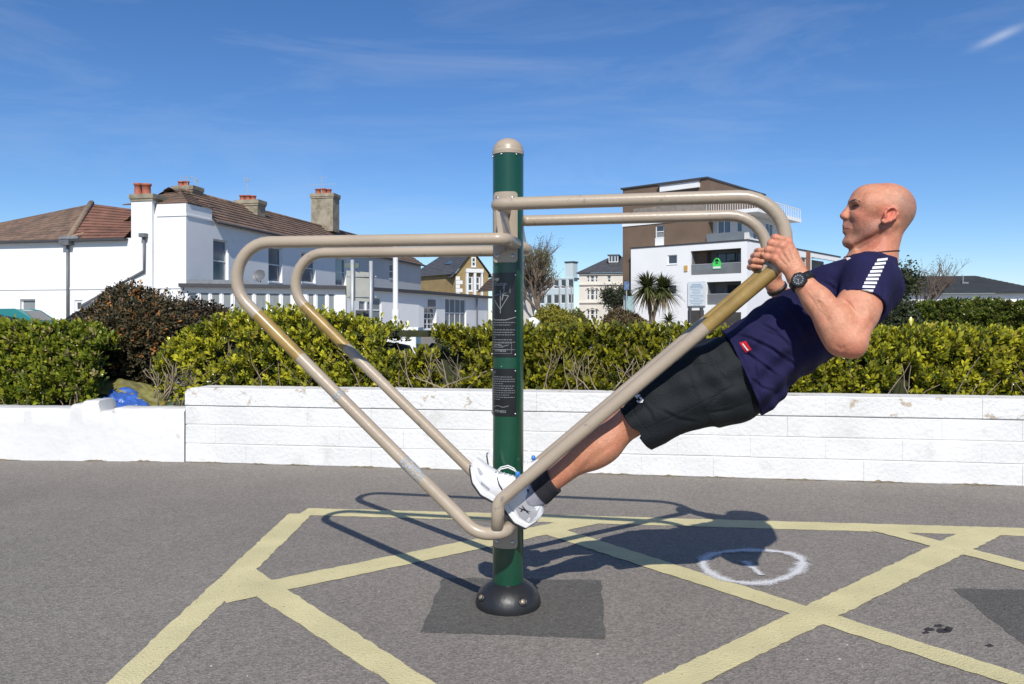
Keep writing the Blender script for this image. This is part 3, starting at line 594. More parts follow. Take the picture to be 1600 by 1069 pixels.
def shell(name, phi0, hw, z0, z1, r_, thick, m, parent, rc=.012):
    """plate hugging the post, rounded corners"""
    nA, nZ = 14, 16; W_ = hw * r_; mb = MB(); zc = (z0 + z1) / 2; hz = (z1 - z0) / 2
    pts = []
    for cx, cz, a0 in ((W_ - rc, hz - rc, 0), (-W_ + rc, hz - rc, 90), (-W_ + rc, -hz + rc, 180), (W_ - rc, -hz + rc, 270)):
        for k in range(6): a = R(a0 + 18 * k); pts.append((cx + rc * math.cos(a), cz + rc * math.sin(a)))
    # fan in strips over the arc so that the plate is truly curved
    xs = sorted(set([round(p[0], 6) for p in pts] + list(np.linspace(-W_, W_, 15))))
    def ext(x):
        ax = abs(x); 
        if ax > W_ - rc: return hz - rc + math.sqrt(max(0, rc * rc - (ax - W_ + rc) ** 2))
        return hz
    fr = [(cyl(phi0 + x / r_, zc - ext(x), r_ + thick), cyl(phi0 + x / r_, zc + ext(x), r_ + thick), cyl(phi0 + x / r_, zc + ext(x), r_ - .0005), cyl(phi0 + x / r_, zc - ext(x), r_ - .0005)) for x in xs]
    V = [p for f in fr for p in f]; n = len(fr); Fc = []
    for i in range(n - 1):
        for k in range(4): a = i * 4 + k; b = i * 4 + (k + 1) % 4; Fc.append((a, a + 4, b + 4, b))
    Fc += [(0, 1, 2, 3), ((n - 1) * 4 + 3, (n - 1) * 4 + 2, (n - 1) * 4 + 1, (n - 1) * 4)]
    mb.add(V, Fc); return obj(name, mb, m, parent, auto=.5)
def screw(phi, z, r_, rad, parent, m=STEEL):
    c = Vector(cyl(phi, z, r_)); nn = Vector((math.sin(phi), -math.cos(phi), 0)); mb = MB(); mb.tube([c - nn * .002, c + nn * .002, c + nn * .004], [rad, rad, rad * .55], 10); return obj('screw', mb, m, parent, True)
for ph in (0, math.pi):
    for z0, z1 in ((1.198, 1.442), (.213, .458)):
        pl = shell('bracket_plate', ph, .76, z0, z1, PR + .0006, .007, BEIGE, st)
        for x in (-.45, .45):
            for z in (z0 + .022, z1 - .022): screw(ph + x, z, PR + .0076, .0065, pl)
for phi in (-1.2, -.25, .75): screw(phi, 1.572, PR, .004, st)
TR = .0208; RAIL = {}
def mir(path, sg): return [(p[0], p[1] * sg, p[2]) for p in path]
for sg in (1, -1):
    v = -VH
    pl = fillet([(.036, -.052, 1.262), (.036, v, 1.262), (-1.1146, v, 1.270), (-.058, v, .302), (.034, v, .312), (.034, -.052, .312)], [.034, .1232, .10, .034])
    pr = fillet([(.002, -.052, 1.375), (.002, v, 1.375), (1.1236, v, 1.375), (.012, v, .410), (.008, v, .322)], [.034, .1347, .045])
    for nm, p in (('l', pl), ('r', pr)):
        p = mir(p, sg); RAIL[nm, sg] = p; o = obj('handrail', MB().tube(p, TR, 16), BEIGE, st, True)
        # gold worn grip on the diagonal just under the bend
        ends = {('l', 1): ((394, 484), (483, 566)), ('l', -1): ((484, 477), (560, 544)), ('r', 1): ((1203, 422), (1092, 512)), ('r', -1): ((1188, 425), (1086, 505))}[nm, sg]
        a, b = q(*ends[0], v * sg), q(*ends[1], v * sg); za, zb = a[2], b[2]; P = [Vector(x) for x in p]; seg = []
        for i in range(len(P) - 1):
            for t in np.linspace(0, 1, 40 if (P[i + 1] - P[i]).length > .2 else 6, endpoint=False):
                c = P[i].lerp(P[i + 1], t)
                if zb <= c.z <= za and abs(c.x) > .3: seg.append(c)
        obj('grip', MB().tube(seg, TR + .0007, 16, False), GOLD, o, True)
    # worn bare patches on the diagonal rails
    for nm, zz in ((('l', (.470, .540)), ('l', (.735, .750))) if sg == 1 else ()):
        P = [Vector(x) for x in RAIL[nm, sg]]; seg = [P[i].lerp(P[i + 1], t) for i in range(len(P) - 1) if (P[i + 1] - P[i]).length > .3 and P[i].z - P[i + 1].z > .3 for t in np.linspace(0, 1, 160)]; seg = [p for p in seg if zz[0] < p.z < zz[1]]
        if len(seg) > 2: obj('worn_patch', MB().tube(seg, TR + .0004, 16, False), paint_mat('worn_metal', (.36, .38, .385), .53), st, True)
    # web between the two upper rails
    mb = MB(); vv = v * sg; mb.hexa([(.010, vv * .35, 1.275), (.030, vv * .35, 1.275), (.030, vv * 1.0, 1.275), (.010, vv * 1.0, 1.275), (.002, vv * .35, 1.362), (.014, vv * .35, 1.362), (.014, vv * 1.0, 1.362), (.002, vv * 1.0, 1.362)]); obj('web_plate', mb, BEIGE, st, bevel=.002)
# sign plates with pale print
def on_cyl(V, phi0, z0, r_): return [cyl(phi0 + x / PR, z0 + y, r_) for x, y, *_ in V]
PHI = -.33; HWP = 1.08
def rows(mb, z_list, x0, lens, h_=.0022):
    for z, ln in zip(z_list, lens):
        x = x0
        while x < x0 + ln:
            w = min(random.uniform(.004, .011), x0 + ln - x); k = 3
            for i in range(k): mb.quad(*on_cyl([(x + w * i / k, 0), (x + w * (i + 1) / k, 0), (x + w * (i + 1) / k, h_), (x + w * i / k, h_)], PHI, z, PR + .0027))
            x += w + .0022
def stroke(mb, pts, w, z0):
    for (a, b) in zip(pts[:-1], pts[1:]):
        d = Vector((b[0] - a[0], b[1] - a[1])); n = max(1, int(d.length / .006)); nn = Vector((-d.y, d.x)).normalized() * w / 2
        for i in range(n):
            p0 = Vector(a) + d * i / n; p1 = Vector(a) + d * (i + 1) / n; mb.quad(*on_cyl([tuple(p0 - nn), tuple(p1 - nn), tuple(p1 + nn), tuple(p0 + nn)], PHI, z0, PR + .0027))
XL = -HWP * PR + .008
for z0, z1, up in ((.872, 1.163, True), (.668, .832, False)):
    p = shell('sign_plate', PHI, HWP, z0, z1, PR + .0006, .0016, PANEL, st, .003)
    for x in (-.98, .98):
        for z in ((z0 + .008, (z0 + z1) / 2 + (.012 if up else 0), z1 - .008) if up else (z0 + .008, z1 - .008)): screw(PHI + x, z, PR + .0022, .0036, p)
    mb = MB()
    if up:
        for i, t_ in enumerate(('Pull-up/', 'Dip Station')):
            v_, f_ = text_mesh(t_, .0165, True); mb.add(on_cyl([(x + XL, y, 0) for x, y, _ in v_], PHI, z1 - .026 - .018 * i, PR + .0027), f_)
        zc = z1 - .105
        stroke(mb, [(-.034, .025), (.0, .03), (.030, .025), (.002, -.022), (-.034, .025)], .0022, zc); stroke(mb, [(.002, .045), (.002, -.035)], .003, zc); stroke(mb, [(.002, .034), (.022, .034)], .002, zc)
        stroke(mb, [(.012, .05), (.018, .07), (.014, .035), (.008, .01)], .0035, zc); stroke(mb, [(.035, .035), (.035, .06)], .0015, zc); stroke(mb, [(-.045, -.04), (-.045, -.005), (-.05, -.02)], .003, zc)
        stroke(mb, [(-.055, -.048), (-.02, -.058), (.02, -.058), (.055, -.048)], .0028, zc)
        rows(mb, [zc - .068 - .0085 * k for k in range(12)], XL + .002, [.10, .085, .02, .1, .095, .1, .03, .09, .1, .055, .06, .1][:12], .0022)
        lz = z0 + .018
    else:
        rows(mb, [z1 - .014 - .0078 * k for k in range(13)], XL + .002, [.03, .0, .09, .1, .1, .06, .1, .095, .1, .1, .08, .1, .05], .002); lz = z0 + .012
    v_, f_ = text_mesh('FITNESS', .0125, True); wx = max(x for x, _, _ in v_); mb.add(on_cyl([(x - wx / 2, y, 0) for x, y, _ in v_], PHI, lz, PR + .0027), f_)
    stroke(mb, [(-.03, .018), (-.01, .024), (.012, .019), (.03, .024)], .0018, lz)
    if up: stroke(mb, [(-.04, -.006), (.04, -.006), (.04, .03), (-.04, .03), (-.04, -.006)], .001, lz)
    tag(obj('print', mb, PRINT, p), kind='stuff')

# ------------------------------------------------------------------ the person on the station
PO = Vector(q(800, 800, 0)); PO = Vector((.03, 0, .29))
per = root('person', (PX0 + TC * PO.x + TS * PO.y, D0 - TS * PO.x + TC * PO.y, PO.z), 'bald person in navy shirt and black shorts leaning back, gripping the handrails', 'person', None, -TH); ROOTLOC['person'] = (Vector(), None)
def brush(V, lines, vmax, both=True):
    """press (+) or raise (-) the surface along picked lines, on the camera side and mirrored"""
    V = V.copy()
    for s in ((1, -1) if both else (1,)):
        U = V * np.array([1, s, 1]); Y = D0 - TS * U[:, 0] + TC * U[:, 1]; X = PX0 + TC * U[:, 0] + TS * U[:, 1]; px = 800 + F * X / Y; py = HOR - F * (U[:, 2] - HC) / Y; ok = U[:, 1] < vmax
        dv = np.zeros(len(V))
        for pts, w, dep in lines:
            best = np.full(len(V), 1e9); tt = np.zeros(len(V)); n_ = len(pts) - 1
            for i in range(n_):
                a = np.array(pts[i], float); b = np.array(pts[i + 1], float); e = b - a; t = np.clip(((px - a[0]) * e[0] + (py - a[1]) * e[1]) / (e @ e), 0, 1); dd = np.hypot(px - a[0] - t * e[0], py - a[1] - t * e[1]); m = dd < best; best = np.where(m, dd, best); tt = np.where(m, (i + t) / n_, tt)
            dv += dep * np.exp(-(best / w) ** 2) * np.clip(np.sin(np.pi * np.clip(tt, .04, .96)) * 1.6, 0, 1)
        V[:, 1] += s * dv * ok
    return V
def pmesh(name, vol, m, parent=per, colf=None, mirror=False, lines=None, vmax=0., post=None):
    V, Q = vol.mesh()
    if lines: V = brush(V, lines, vmax)
    if post: V = post(V)
    if mirror: V = V * np.array([1, -1, 1]); Q = Q[:, ::-1]
    c = colf(V) if colf else None
    o = npmesh(name, V - np.array(PO), Q, m, parent, True, c); return o, V, Q
def A3(p): return np.array(p)
B = Vol((.06, -.41, .36), (1.345, .41, 1.465), .0027)
# head -------------------------------------------------------------
hq = lambda px, py, v=0: A3(q(px, py, v))
def hv(px, py, v): a = A3(q(px, py, 0)); a[1] = v; a[0] += v * .20 * (py < 400); return a        # profile position on the middle plane, then moved sideways
HM = np.array([[.9806, -.196, 0], [.196, .9806, 0], [0, 0, 1]])
B.ell(hv(1383.5, 327, 0), (.0885, .0745, .0830), HM, k=.02)
B.ell(hv(1357, 317, 0), (.0580, .0610, .0590), HM, k=.02)
B.ell(hv(1353, 345, 0), (.0550, .0520, .0600), HM, k=.02)
for s in (1, -1):
    B.cone(hv(1375, 357, s * .052), hv(1331, 379, s * .018), .0165, .0165, .016)
    B.ell(hv(1347, 340, s * .040), (.026, .020, .022), HM, k=.025)
    B.cone(hv(1332, 316.5, s * .008), hv(1340, 318, s * .046), .0105, .0095, .012)
    B.ell(hv(1361, 322, s * .055), (.03, .02, .03), k=.02)
    B.ell(hv(1339, 337, s * .024), (.0150, .0130, .0170), HM, k=.016)
B.cone(hv(1328, 376, 0), hv(1325.5, 378.5, 0), .0200, .0185, .012)
B.ell(hv(1333.5, 359, 0), (.0325, .0300, .0300), HM, k=.015)
for s in (1, -1):
    B.ell(hv(1333, 324.5, s * .031), (.018, .0155, .0095), k=.010, mode='sub')
    B.ell(hv(1342.5, 324.0, s * .0305), (.0128, .0135, .0125), k=.003)
    B.cone(hv(1336.5, 321.2, s * .020), hv(1341.5, 322.5, s * .043), .0036, .0036, .004)
    B.cone(hv(1337.2, 327.0, s * .020), hv(1342.0, 327.0, s * .042), .0030, .0030, .004)
B.cone(hv(1330.5, 320, 0), hv(1318.3, 337.3, 0), .0088, .0118, .008)
for s in (1, -1): B.ell(hv(1324.5, 340.3, s * .0125), (.0125, .0075, .0085), HM, k=.006)
B.cone(hv(1322.5, 345, 0), hv(1321, 351, 0), .0085, .008, .01)
for s in (1, -1):
    B.cone(hv(1320.3, 354.0, s * .001), hv(1328, 357.5, s * .022), .0052, .0040, .005)
    B.cone(hv(1320.3, 361.8, s * .001), hv(1328, 360.0, s * .021), .0056, .0042, .005)
    B.cone(hv(1316.0, 358.0, 0), hv(1330, 359.2, s * .024), .0017, .0014, .003, 'sub')
    B.cone(hv(1329, 344, s * .0225), hv(1334.5, 356, s * .031), .0010, .0010, .005, 'sub')
    B.ell(hv(1352, 357, s * .034), (.030, .021, .027), HM, k=.02)
B.cone(hv(1318.2, 368.5, -.012), hv(1318.2, 368.5, .012), .0030, .0030, .006, 'sub')
er = R(-34); EM = np.array([[math.cos(er), 0, math.sin(er)], [0, 1, 0], [-math.sin(er), 0, math.cos(er)]])
for s in (1, -1):
    ec = hv(1387.5, 341, s * .0740)
    EM2 = np.array([[math.cos(er), s * .35, math.sin(er)], [-s * .35 * math.cos(er), 1, -s * .35 * math.sin(er)], [-math.sin(er), 0, math.cos(er)]]); EM2 /= np.linalg.norm(EM2, axis=1, keepdims=True)
    B.ell(ec, (.0165, .0065, .0300), EM2, .004)
    hel = [(1381, 345), (1380.5, 338.5), (1385, 332), (1391.5, 329.5), (1398.5, 333), (1399, 340), (1394, 346.5), (1387, 350.5), (1379.5, 352.5), (1376, 350)]
    for h0, h1 in zip(hel[:-1], hel[1:]): B.cone(hv(*h0, s * .0815), hv(*h1, s * .0815), .0046, .0046, .003)
    B.ell(ec + A3((-.0015, s * .0075, .005)), (.0095, .0060, .0170), EM2, .003, 'sub')
    B.ell(ec + A3((-.013, s * .0035, -.004)), (.0050, .0055, .008), EM2, .003)
    B.ell(hv(1378.5, 350.5, s * .079), (.0085, .0055, .0075), EM2, .004)
# neck and the body under the clothes --------------------------------
B.cone(hv(1385, 352, 0), hv(1364, 412, 0), .0530, .0630, .02)
B.cone(hv(1358, 382, 0), hv(1357, 406, 0), .0360, .0500, .02)
B.cone(hv(1336, 382, 0), hv(1356, 391, 0), .0150, .028, .015)
for s in (1, -1): B.cone(hv(1394, 352, s * .050), hv(1346, 404, s * .020), .013, .011, .012)
B.cone(hv(1364, 412, 0), hv(1354, 445, 0), .066, .085, .03)
for s in (1, -1): B.cone(hv(1343, 391, s * .040), hv(1377, 371, s * .068), .008, .009, .018, 'sub')
sh, el, wr = q(1358, 434, -.190), q(1329, 533, -.325), q(1247, 433, -.253)
hip, kn, an = q(1165, 583, -.095), q(988, 653, -.105), q(850, 761, -.122)
def m_(p, s): return (p[0], p[1] * s, p[2])
tor = [(1150, 583), (1205, 545), (1290, 487), (1340, 445)]
for a, b, r0, r1 in zip(tor[:-1], tor[1:], (.085, .085, .10), (.085, .10, .09)): B.cone(hv(*a, 0), hv(*b, 0), r0, r1, .04)
sh_, el_, wr_ = A3(sh), A3(el), A3(wr); fa = (wr_ - el_); ua = el_ - sh_
for s in (1, -1):
    M = A3((1, s, 1))
    B.cone(A3((sh_[0], -.10, sh_[2])) * M, sh_ * M, .07, .056, .03)
    B.cone(sh_ * M, (sh_ + ua * .55) * M, .055, .053, .02)
    B.cone((sh_ + ua * .45) * M, el_ * M, .054, .043, .02)
    B.ell((sh_ + ua * .55 + A3((-.020, 0, .004))) * M, (.047, .042, .060), k=.03)
    B.cone(el_ * M, (el_ + fa * .30) * M, .042, .0495, .02)
    B.cone((el_ + fa * .30) * M, (el_ + fa * .62) * M, .0490, .0390, .02)
    B.cone((el_ + fa * .62) * M, (wr_) * M, .0390, .0285, .02)
    B.ell((el_ + fa * .22 + A3((-.010, -.012, -.016))) * M, (.038, .036, .062), k=.03)
    B.ell((el_ + A3((.006, -.004, -.016))) * M, (.026, .026, .026), k=.02)
    B.cone(A3(hip) * M, A3(kn) * M, .066, .050, .03)
    sv = A3(an) - A3(kn); pn = A3((sv[2], 0, -sv[0])); pn /= np.linalg.norm(pn); pn = -pn if pn[2] > 0 else pn
    B.cone((A3(kn) + pn * .008) * M, (A3(kn) + sv * .35) * M, .051, .049, .02); B.cone((A3(kn) + sv * .35) * M, A3(an) * M, .048, .034, .02)
    B.ell((A3(kn) + sv * .33 + pn * .016) * M, (.046, .047, .047), k=.05); B.ell((A3(kn) + sv * .48 + pn * .009) * M, (.045, .043, .045), k=.05)
    B.cone(A3(an) * M, (A3(an) + sv * .12 + A3((-.0, 0, -.01))) * M, .034, .036, .02)
# hands ---------------------------------------------------------------
    W0 = A3(q(1243, 424, -VH - .030)); mc = [(1231, 377.5), (1222.5, 385), (1216, 394), (1211, 404)]; pi_ = [(1211.5, 371.5), (1205, 380.5), (1200.5, 390.5), (1198, 401)]
    fr = [.0108, .0112, .0108, .0096]
    for i in range(4):
        m0 = A3(q(*mc[i], -VH - .0335 - .003 * (i == 1))); p0 = A3(q(*pi_[i], -VH - .0190)); p1 = A3(q(pi_[i][0] + .5, pi_[i][1] + 1.5, -VH + .0145)); p2 = A3(q(pi_[i][0] + 13, pi_[i][1] + 4, -VH + .0325))
        B.cone((W0 + A3((.004 * (1.5 - i), 0, .006 * (1.5 - i)))) * M, m0 * M, .0190, .0128, .010)
        B.cone(m0 * M, p0 * M, fr[i] + .0012, fr[i], .0042); B.cone(p0 * M, p1 * M, fr[i], fr[i] - .001, .003); B.cone(p1 * M, p2 * M, fr[i] - .001, fr[i] - .002, .003)
        B.ell(m0 * M + A3((0, -.003 * s, 0)), (.0105, .0105, .0105), k=.006)
        B.ell(p0 * M, (.0122, .0115, .0112), k=.004)
    B.cone(wr_ * M, W0 * M, .0285, .0215, .02)
    B.ell((W0 * .45 + A3(q(1222, 392, -VH - .028)) * .55) * M, (.030, .013, .036), k=.012)
    t0 = A3(q(1246, 414, -VH - .012)); t1 = A3(q(1241, 396, -VH + .018)); t2 = A3(q(1229, 386, -VH + .036)); t3 = A3(q(1214, 383, -VH + .040))
    B.cone(W0 * M, t0 * M, .019, .0175, .012); B.cone(t0 * M, t1 * M, .0165, .0125, .008); B.cone(t1 * M, t2 * M, .0122, .0112, .004); B.cone(t2 * M, t3 * M, .0112, .009, .004)
def near(V, c, r): return np.exp(-((V - np.array(c)) ** 2).sum(1) / r ** 2)[:, None]
def skin_col(V):
    base = np.array(rgb(198, 138, 108)); c = np.tile(base, (len(V), 1)); red = np.array(rgb(196, 108, 84)); stub = np.array(rgb(128, 100, 88)); scalp = np.array(rgb(140, 112, 98))
    def mixc(m, k, a=1.0): nonlocal c; c = c * (1 - m * a) + np.array(k) * m * a
    n1 = np.array([mnoise.noise(Vector((p[0] * 22, p[1] * 22, p[2] * 22))) for p in V])[:, None]; n2 = np.array([mnoise.noise(Vector((p[0] * 85, p[1] * 85, p[2] * 85))) for p in V])[:, None]
    mixc(np.clip(n1 * .9 + .1, 0, 1), red, .40); mixc(np.clip(n2, 0, 1), np.array(rgb(216, 160, 130)), .35)
    hd = (V[:, 2:3] > 1.14) * (V[:, 0:1] > 1.05)
    # close-cropped hair at the back and side of the head, stubble on jaw, chin and lip
    occ = hv(1414, 328, 0); mixc(hd * np.clip(1.5 * np.exp(-(((V[:, 0] - occ[0]) / .042) ** 2 + ((V[:, 2] - occ[2]) / .048) ** 2)) , 0, 1)[:, None], scalp, .6)
    for p, r_ in ((hv(1338, 372, 0), .040), (hv(1356, 366, 0), .036), (hv(1325, 350, 0), .014), (hv(1372, 356, 0), .022)): mixc(hd * np.clip(1.3 * np.exp(-(((V[:, 0] - p[0]) ** 2 + (V[:, 2] - p[2]) ** 2) / r_ ** 2)), 0, 1)[:, None], stub, .48)
    for s in (1, -1):
        mixc(near(V, hv(1387, 341, s * .082), .026), rgb(222, 104, 84), .7); mixc(near(V, hv(1345, 343, s * .05), .028), rgb(204, 112, 90), .45)
        e = hv(1334.2, 324.2, s * .031); d = V - e; eye = np.exp(-((d[:, 0] / .010) ** 2 + (d[:, 1] / .014) ** 2 + (d[:, 2] / .0032) ** 2))[:, None]; mixc(np.clip(eye * 1.6, 0, 1), (.028, .016, .012), .95)
        for k in range(9):
            t = k / 8; b = hv(1330.5 + 14 * t, 316.8 - 1.8 * math.sin(t * 2.2) + 1.2 * t, s * (.012 + .040 * t)); mixc(np.clip(near(V, b, .0062) * 1.3, 0, 1), rgb(104, 72, 54), .55)
    mixc(near(V, hv(1319, 338, 0), .016), rgb(208, 106, 88), .6)
    for s in (1, -1):
        for p, q2 in (((1318, 355), (1328, 357.5)), ((1319, 361.5), (1327, 360))):
            for t in np.linspace(0, 1, 5): mixc(near(V, hv(p[0] + (q2[0] - p[0]) * t, p[1] + (q2[1] - p[1]) * t, s * .022 * t), .0055), rgb(186, 98, 88), .55)
        for t in np.linspace(0, 1, 7): mixc(np.clip(near(V, hv(1317 + 13 * t, 358.2 + .9 * t, s * .024 * t), .0030) * 1.3, 0, 1), (.045, .018, .015), .9)
        M = A3((1, s, 1)); mixc(near(V, (el_ + A3((0, -.03, -.04))) * M, .05), rgb(202, 112, 90), .5)
        for i in range(4): mixc(near(V, A3(q(*mc[i], -VH - .045)) * M, .011), rgb(208, 120, 98), .5); mixc(near(V, A3(q(*pi_[i], -VH - .028)) * M, .010), rgb(206, 118, 96), .5)
        for t in np.linspace(0, 1, 6): mixc(near(V, (A3(kn) * (1 - t) + A3(an) * t) * M, .06), rgb(168, 106, 78), .5)
    # the neck is weathered redder than the arms
    mixc(near(V, hv(1372, 385, -.05), .05), rgb(198, 104, 80), .5); mixc(near(V, hv(1372, 385, .05), .05), rgb(198, 104, 80), .5)
    c = c * RNG.normal(1, .035, (len(V), 1)); jaw = np.exp(-((V[:, 0] - hv(1344, 370, 0)[0]) ** 2 + (V[:, 2] - hv(1344, 370, 0)[2]) ** 2) / .035 ** 2)[:, None]; c = c * (1 - jaw * np.abs(RNG.normal(0, .16, (len(V), 1))))
    return np.clip(c, .002, 1)
SKIN = mat('skin', (.6, .4, .3), .42, .10, 95, .30, 330, attr='col', sss=.07, spec=.42)
ARM = [([(1317, 468), (1325, 473), (1332, 481), (1336, 492)], 2.0, .0050), ([(1322, 480), (1330, 490), (1333, 500)], 3.5, -.0025), ([(1262, 457), (1283, 482), (1303, 514)], 6, .0035), ([(1275, 449), (1297, 468), (1316, 492)], 7, -.0030), ([(1254, 462), (1268, 490), (1288, 520)], 5, -.0022),
       ([(1366, 498), (1356, 512), (1340, 528)], 5, .0030), ([(1258, 450), (1272, 466), (1281, 482), (1296, 496)], 1.7, -.0013), ([(1272, 466), (1284, 470), (1296, 482)], 1.6, -.0010), ([(1304, 538), (1314, 546), (1322, 540)], 3, .0020), ([(1345, 470), (1356, 484), (1360, 500)], 6, -.0025)]
HAND = [([(1232, 380), (1238, 400), (1244, 418)], 2.2, -.0012), ([(1223, 388), (1232, 404), (1241, 420)], 2.2, -.0012), ([(1217, 397), (1227, 409), (1238, 422)], 2.2, -.0010), ([(1227, 381), (1233, 396), (1239, 410)], 2.0, .0013), ([(1219, 390), (1227, 402), (1236, 414)], 2.0, .0013), ([(1214, 399), (1222, 409), (1233, 418)], 2.0, .0012)]
FACE = [([(1327, 343), (1331, 349), (1333.5, 357), (1331.5, 365)], 1.5, .0018), ([(1344, 323), (1351, 319.5)], 1.1, .0009), ([(1344, 325.5), (1352, 325.5)], 1.1, .0009), ([(1332.5, 329), (1337.5, 330.8), (1343, 329)], 1.2, .0012), ([(1350.5, 347), (1349, 356), (1345.5, 366)], 1.8, .0016), ([(1357, 350), (1355, 362)], 2.2, .0010),
        ([(1333, 309), (1340, 307.5), (1350, 308)], 1.1, .0007), ([(1335, 304.5), (1345, 303)], 1.1, .0006), ([(1334, 392.5), (1348, 386.5), (1360, 378)], 1.6, .0022), ([(1337, 397), (1354, 391), (1368, 384)], 1.5, .0014), ([(1331, 384), (1345, 379), (1365, 369), (1374, 361)], 2.0, .0015), ([(1323, 372), (1326, 376)], 1.2, .0010), ([(1384, 368), (1370, 388), (1356, 398)], 3.5, -.0020)]
LEG = [([(905, 738), (930, 715), (965, 690)], 5, .0025), ([(890, 745), (925, 705), (958, 668)], 4, -.0020), ([(880, 757), (900, 746), (925, 735)], 3, .0020)]
def body_post(V):
    h_ = V[:, 2] > 1.20; V2 = brush(V, FACE, -.005); V = np.where((h_ & (V[:, 0] > 1.05))[:, None], V2, V); V = brush(V, ARM, -.22); V = brush(V, HAND, -.22); return brush(V, LEG, -.06)
body, BV, BQ = pmesh('body', B, SKIN, per, skin_col, post=body_post); del B
# shirt -----------------------------------------------------------------
SH = Vol((.60, -.31, .62), (1.36, .31, 1.27), .0035)
hemA, hemB = np.array(uz((1131, 521))), np.array(uz((1188, 649))); hemT = (hemB - hemA) / np.hypot(*(hemB - hemA)); hemN = np.array([-hemT[1], hemT[0]])
def hem_dist(x, z): return np.abs((x - hemA[0]) * hemN[0] + (z - hemA[1]) * hemN[1])
fold = lambda x, y, z, s: -.0014 * (hem_dist(x, z) < .022) + .0035 * np.abs(np.sin(30 * (x * .80 + z * .25) + 2.6 * np.sin(14 * z - 6 * x + 5 * y) + 3 * y)) * np.clip((.30 - s) / .2, 0, 1) + .0048 * np.sin(62 * (x * .55 - z * 1.0) + 9 * y + 2.2 * np.sin(9 * x + 7 * y)) * np.clip((.34 - s) / .2, .18, 1) + .0022 * np.sin(95 * (x + .35 * z) + 14 * y + 2 * np.sin(17 * z)) + .0055 * np.sin(34 * (x * .2 + z) - 12 * np.abs(y)) * np.clip((.25 - s) / .15, 0, 1)
Sp = [((1131, 521), (1188, 649)), ((1161, 494), (1226, 610)), ((1199, 470), (1270, 580)), ((1240, 446), (1314, 546)), ((1271, 428), (1352, 517)), ((1303, 416), (1382, 482)), ((1324, 411), (1393, 452))]
SH.loft([uz(a) for a, b in Sp], [uz(b) for a, b in Sp], 0, [.190, .184, .176, .180, .188, .178, .140], 2.25, .02, warp=fold, smin=-.07, clip=[(uz(Sp[0][0]), uz(Sp[0][1]), -1)])
SH.cone(hv(1364, 412, 0), hv(1352, 442, 0), .068, .098, .03)
for s in (1, -1):
    M = A3((1, s, 1))
    SH.cone(hv(1364, 414, s * .045), sh_ * M, .054, .0675, .03)
    SH.cone(sh_ * M, (sh_ + ua * .56) * M, .0675, .0690, .03)
    SH.cone(hv(1352, 452, s * .10), hv(1340, 470, s * .12), .085, .07, .05)
    SH.ell(hv(1300, 440, s * .075), (.07, .07, .05), k=.05)
# cut the sleeves and the neck opening
def cut_plane(vol, P, nrm, c, rad):
    P = np.array(P); nrm = np.array(nrm) / np.linalg.norm(nrm); sl, x, y, z = vol.reg(np.array(c) - rad, np.array(c) + rad)
    d = (x - P[0]) * nrm[0] + (y - P[1]) * nrm[1] + (z - P[2]) * nrm[2]; rr = np.sqrt((x - c[0]) ** 2 + (y - c[1]) ** 2 + (z - c[2]) ** 2) - rad * .93
    vol.f[sl] = np.maximum(vol.f[sl], np.minimum(d, -rr).astype(np.float32))
for s in (1, -1):
    M = A3((1, s, 1)); hp = sh_ + ua * .46; cut_plane(SH, hp * M, (ua + A3((.02, 0, .03))) * M, (sh_ + ua * .80) * M, .125)
    SH.cone((sh_ + ua * .30) * M, (sh_ + ua * .6) * M, .0600, .0625, .004, 'sub')
SH.cone(hv(1363, 404, 0), hv(1366, 388, 0), .0655, .0700, .006, 'sub')
cut_plane(SH, hv(1362, 401.5, 0), (.12, 0, 1), hv(1364, 384, 0), .12)
def shirt_col(V):
    c = np.tile(np.array((.0165, .0135, .068)), (len(V), 1)); return c
NAVY = mat('navy_cotton', (.0150, .0138, .058), .85, .16, 14, .5, 300, spec=.2)
def ridge(pts, w, dep): return [(pts, w, dep), ([(x + w * 1.2, y - w * .9) for x, y in pts], w, -dep * .7)]
SF = []
for pts, w, dp in (([(1142, 521), (1172, 529), (1205, 545), (1228, 562)], 3.2, .0060), ([(1160, 548), (1185, 566), (1215, 588)], 3.2, .0055), ([(1182, 503), (1212, 520), (1238, 546)], 3.6, .0055), ([(1172, 590), (1190, 606), (1212, 612)], 3, .0045), ([(1150, 506), (1185, 512), (1222, 530)], 2.6, .0040), ([(1215, 482), (1240, 505), (1258, 540)], 4.5, .0050),
                   ([(1314, 463), (1321, 448), (1333, 434)], 3.5, .0060), ([(1306, 455), (1296, 446), (1283, 440)], 3.5, .0045), ([(1352, 440), (1345, 452), (1343, 462)], 2.6, .0030), ([(1380, 440), (1382, 460), (1376, 484)], 3.0, .0040), ([(1225, 560), (1250, 575), (1262, 584)], 3.5, .0040), ([(1333, 410), (1325, 420), (1305, 428)], 2.6, .0025), ([(1177, 560), (1183, 590), (1186, 622)], 3.2, .0035)): SF += ridge(pts, w, dp)
SF += [([(1318, 461), (1342, 460.5), (1360, 473), (1370, 488)], .9, .0012), ([(1141, 520.5), (1165, 572), (1196, 645)], 1.0, .0012)]
shirt, SV, SQ = pmesh('shirt', SH, NAVY, lines=SF, vmax=-.05); del SH
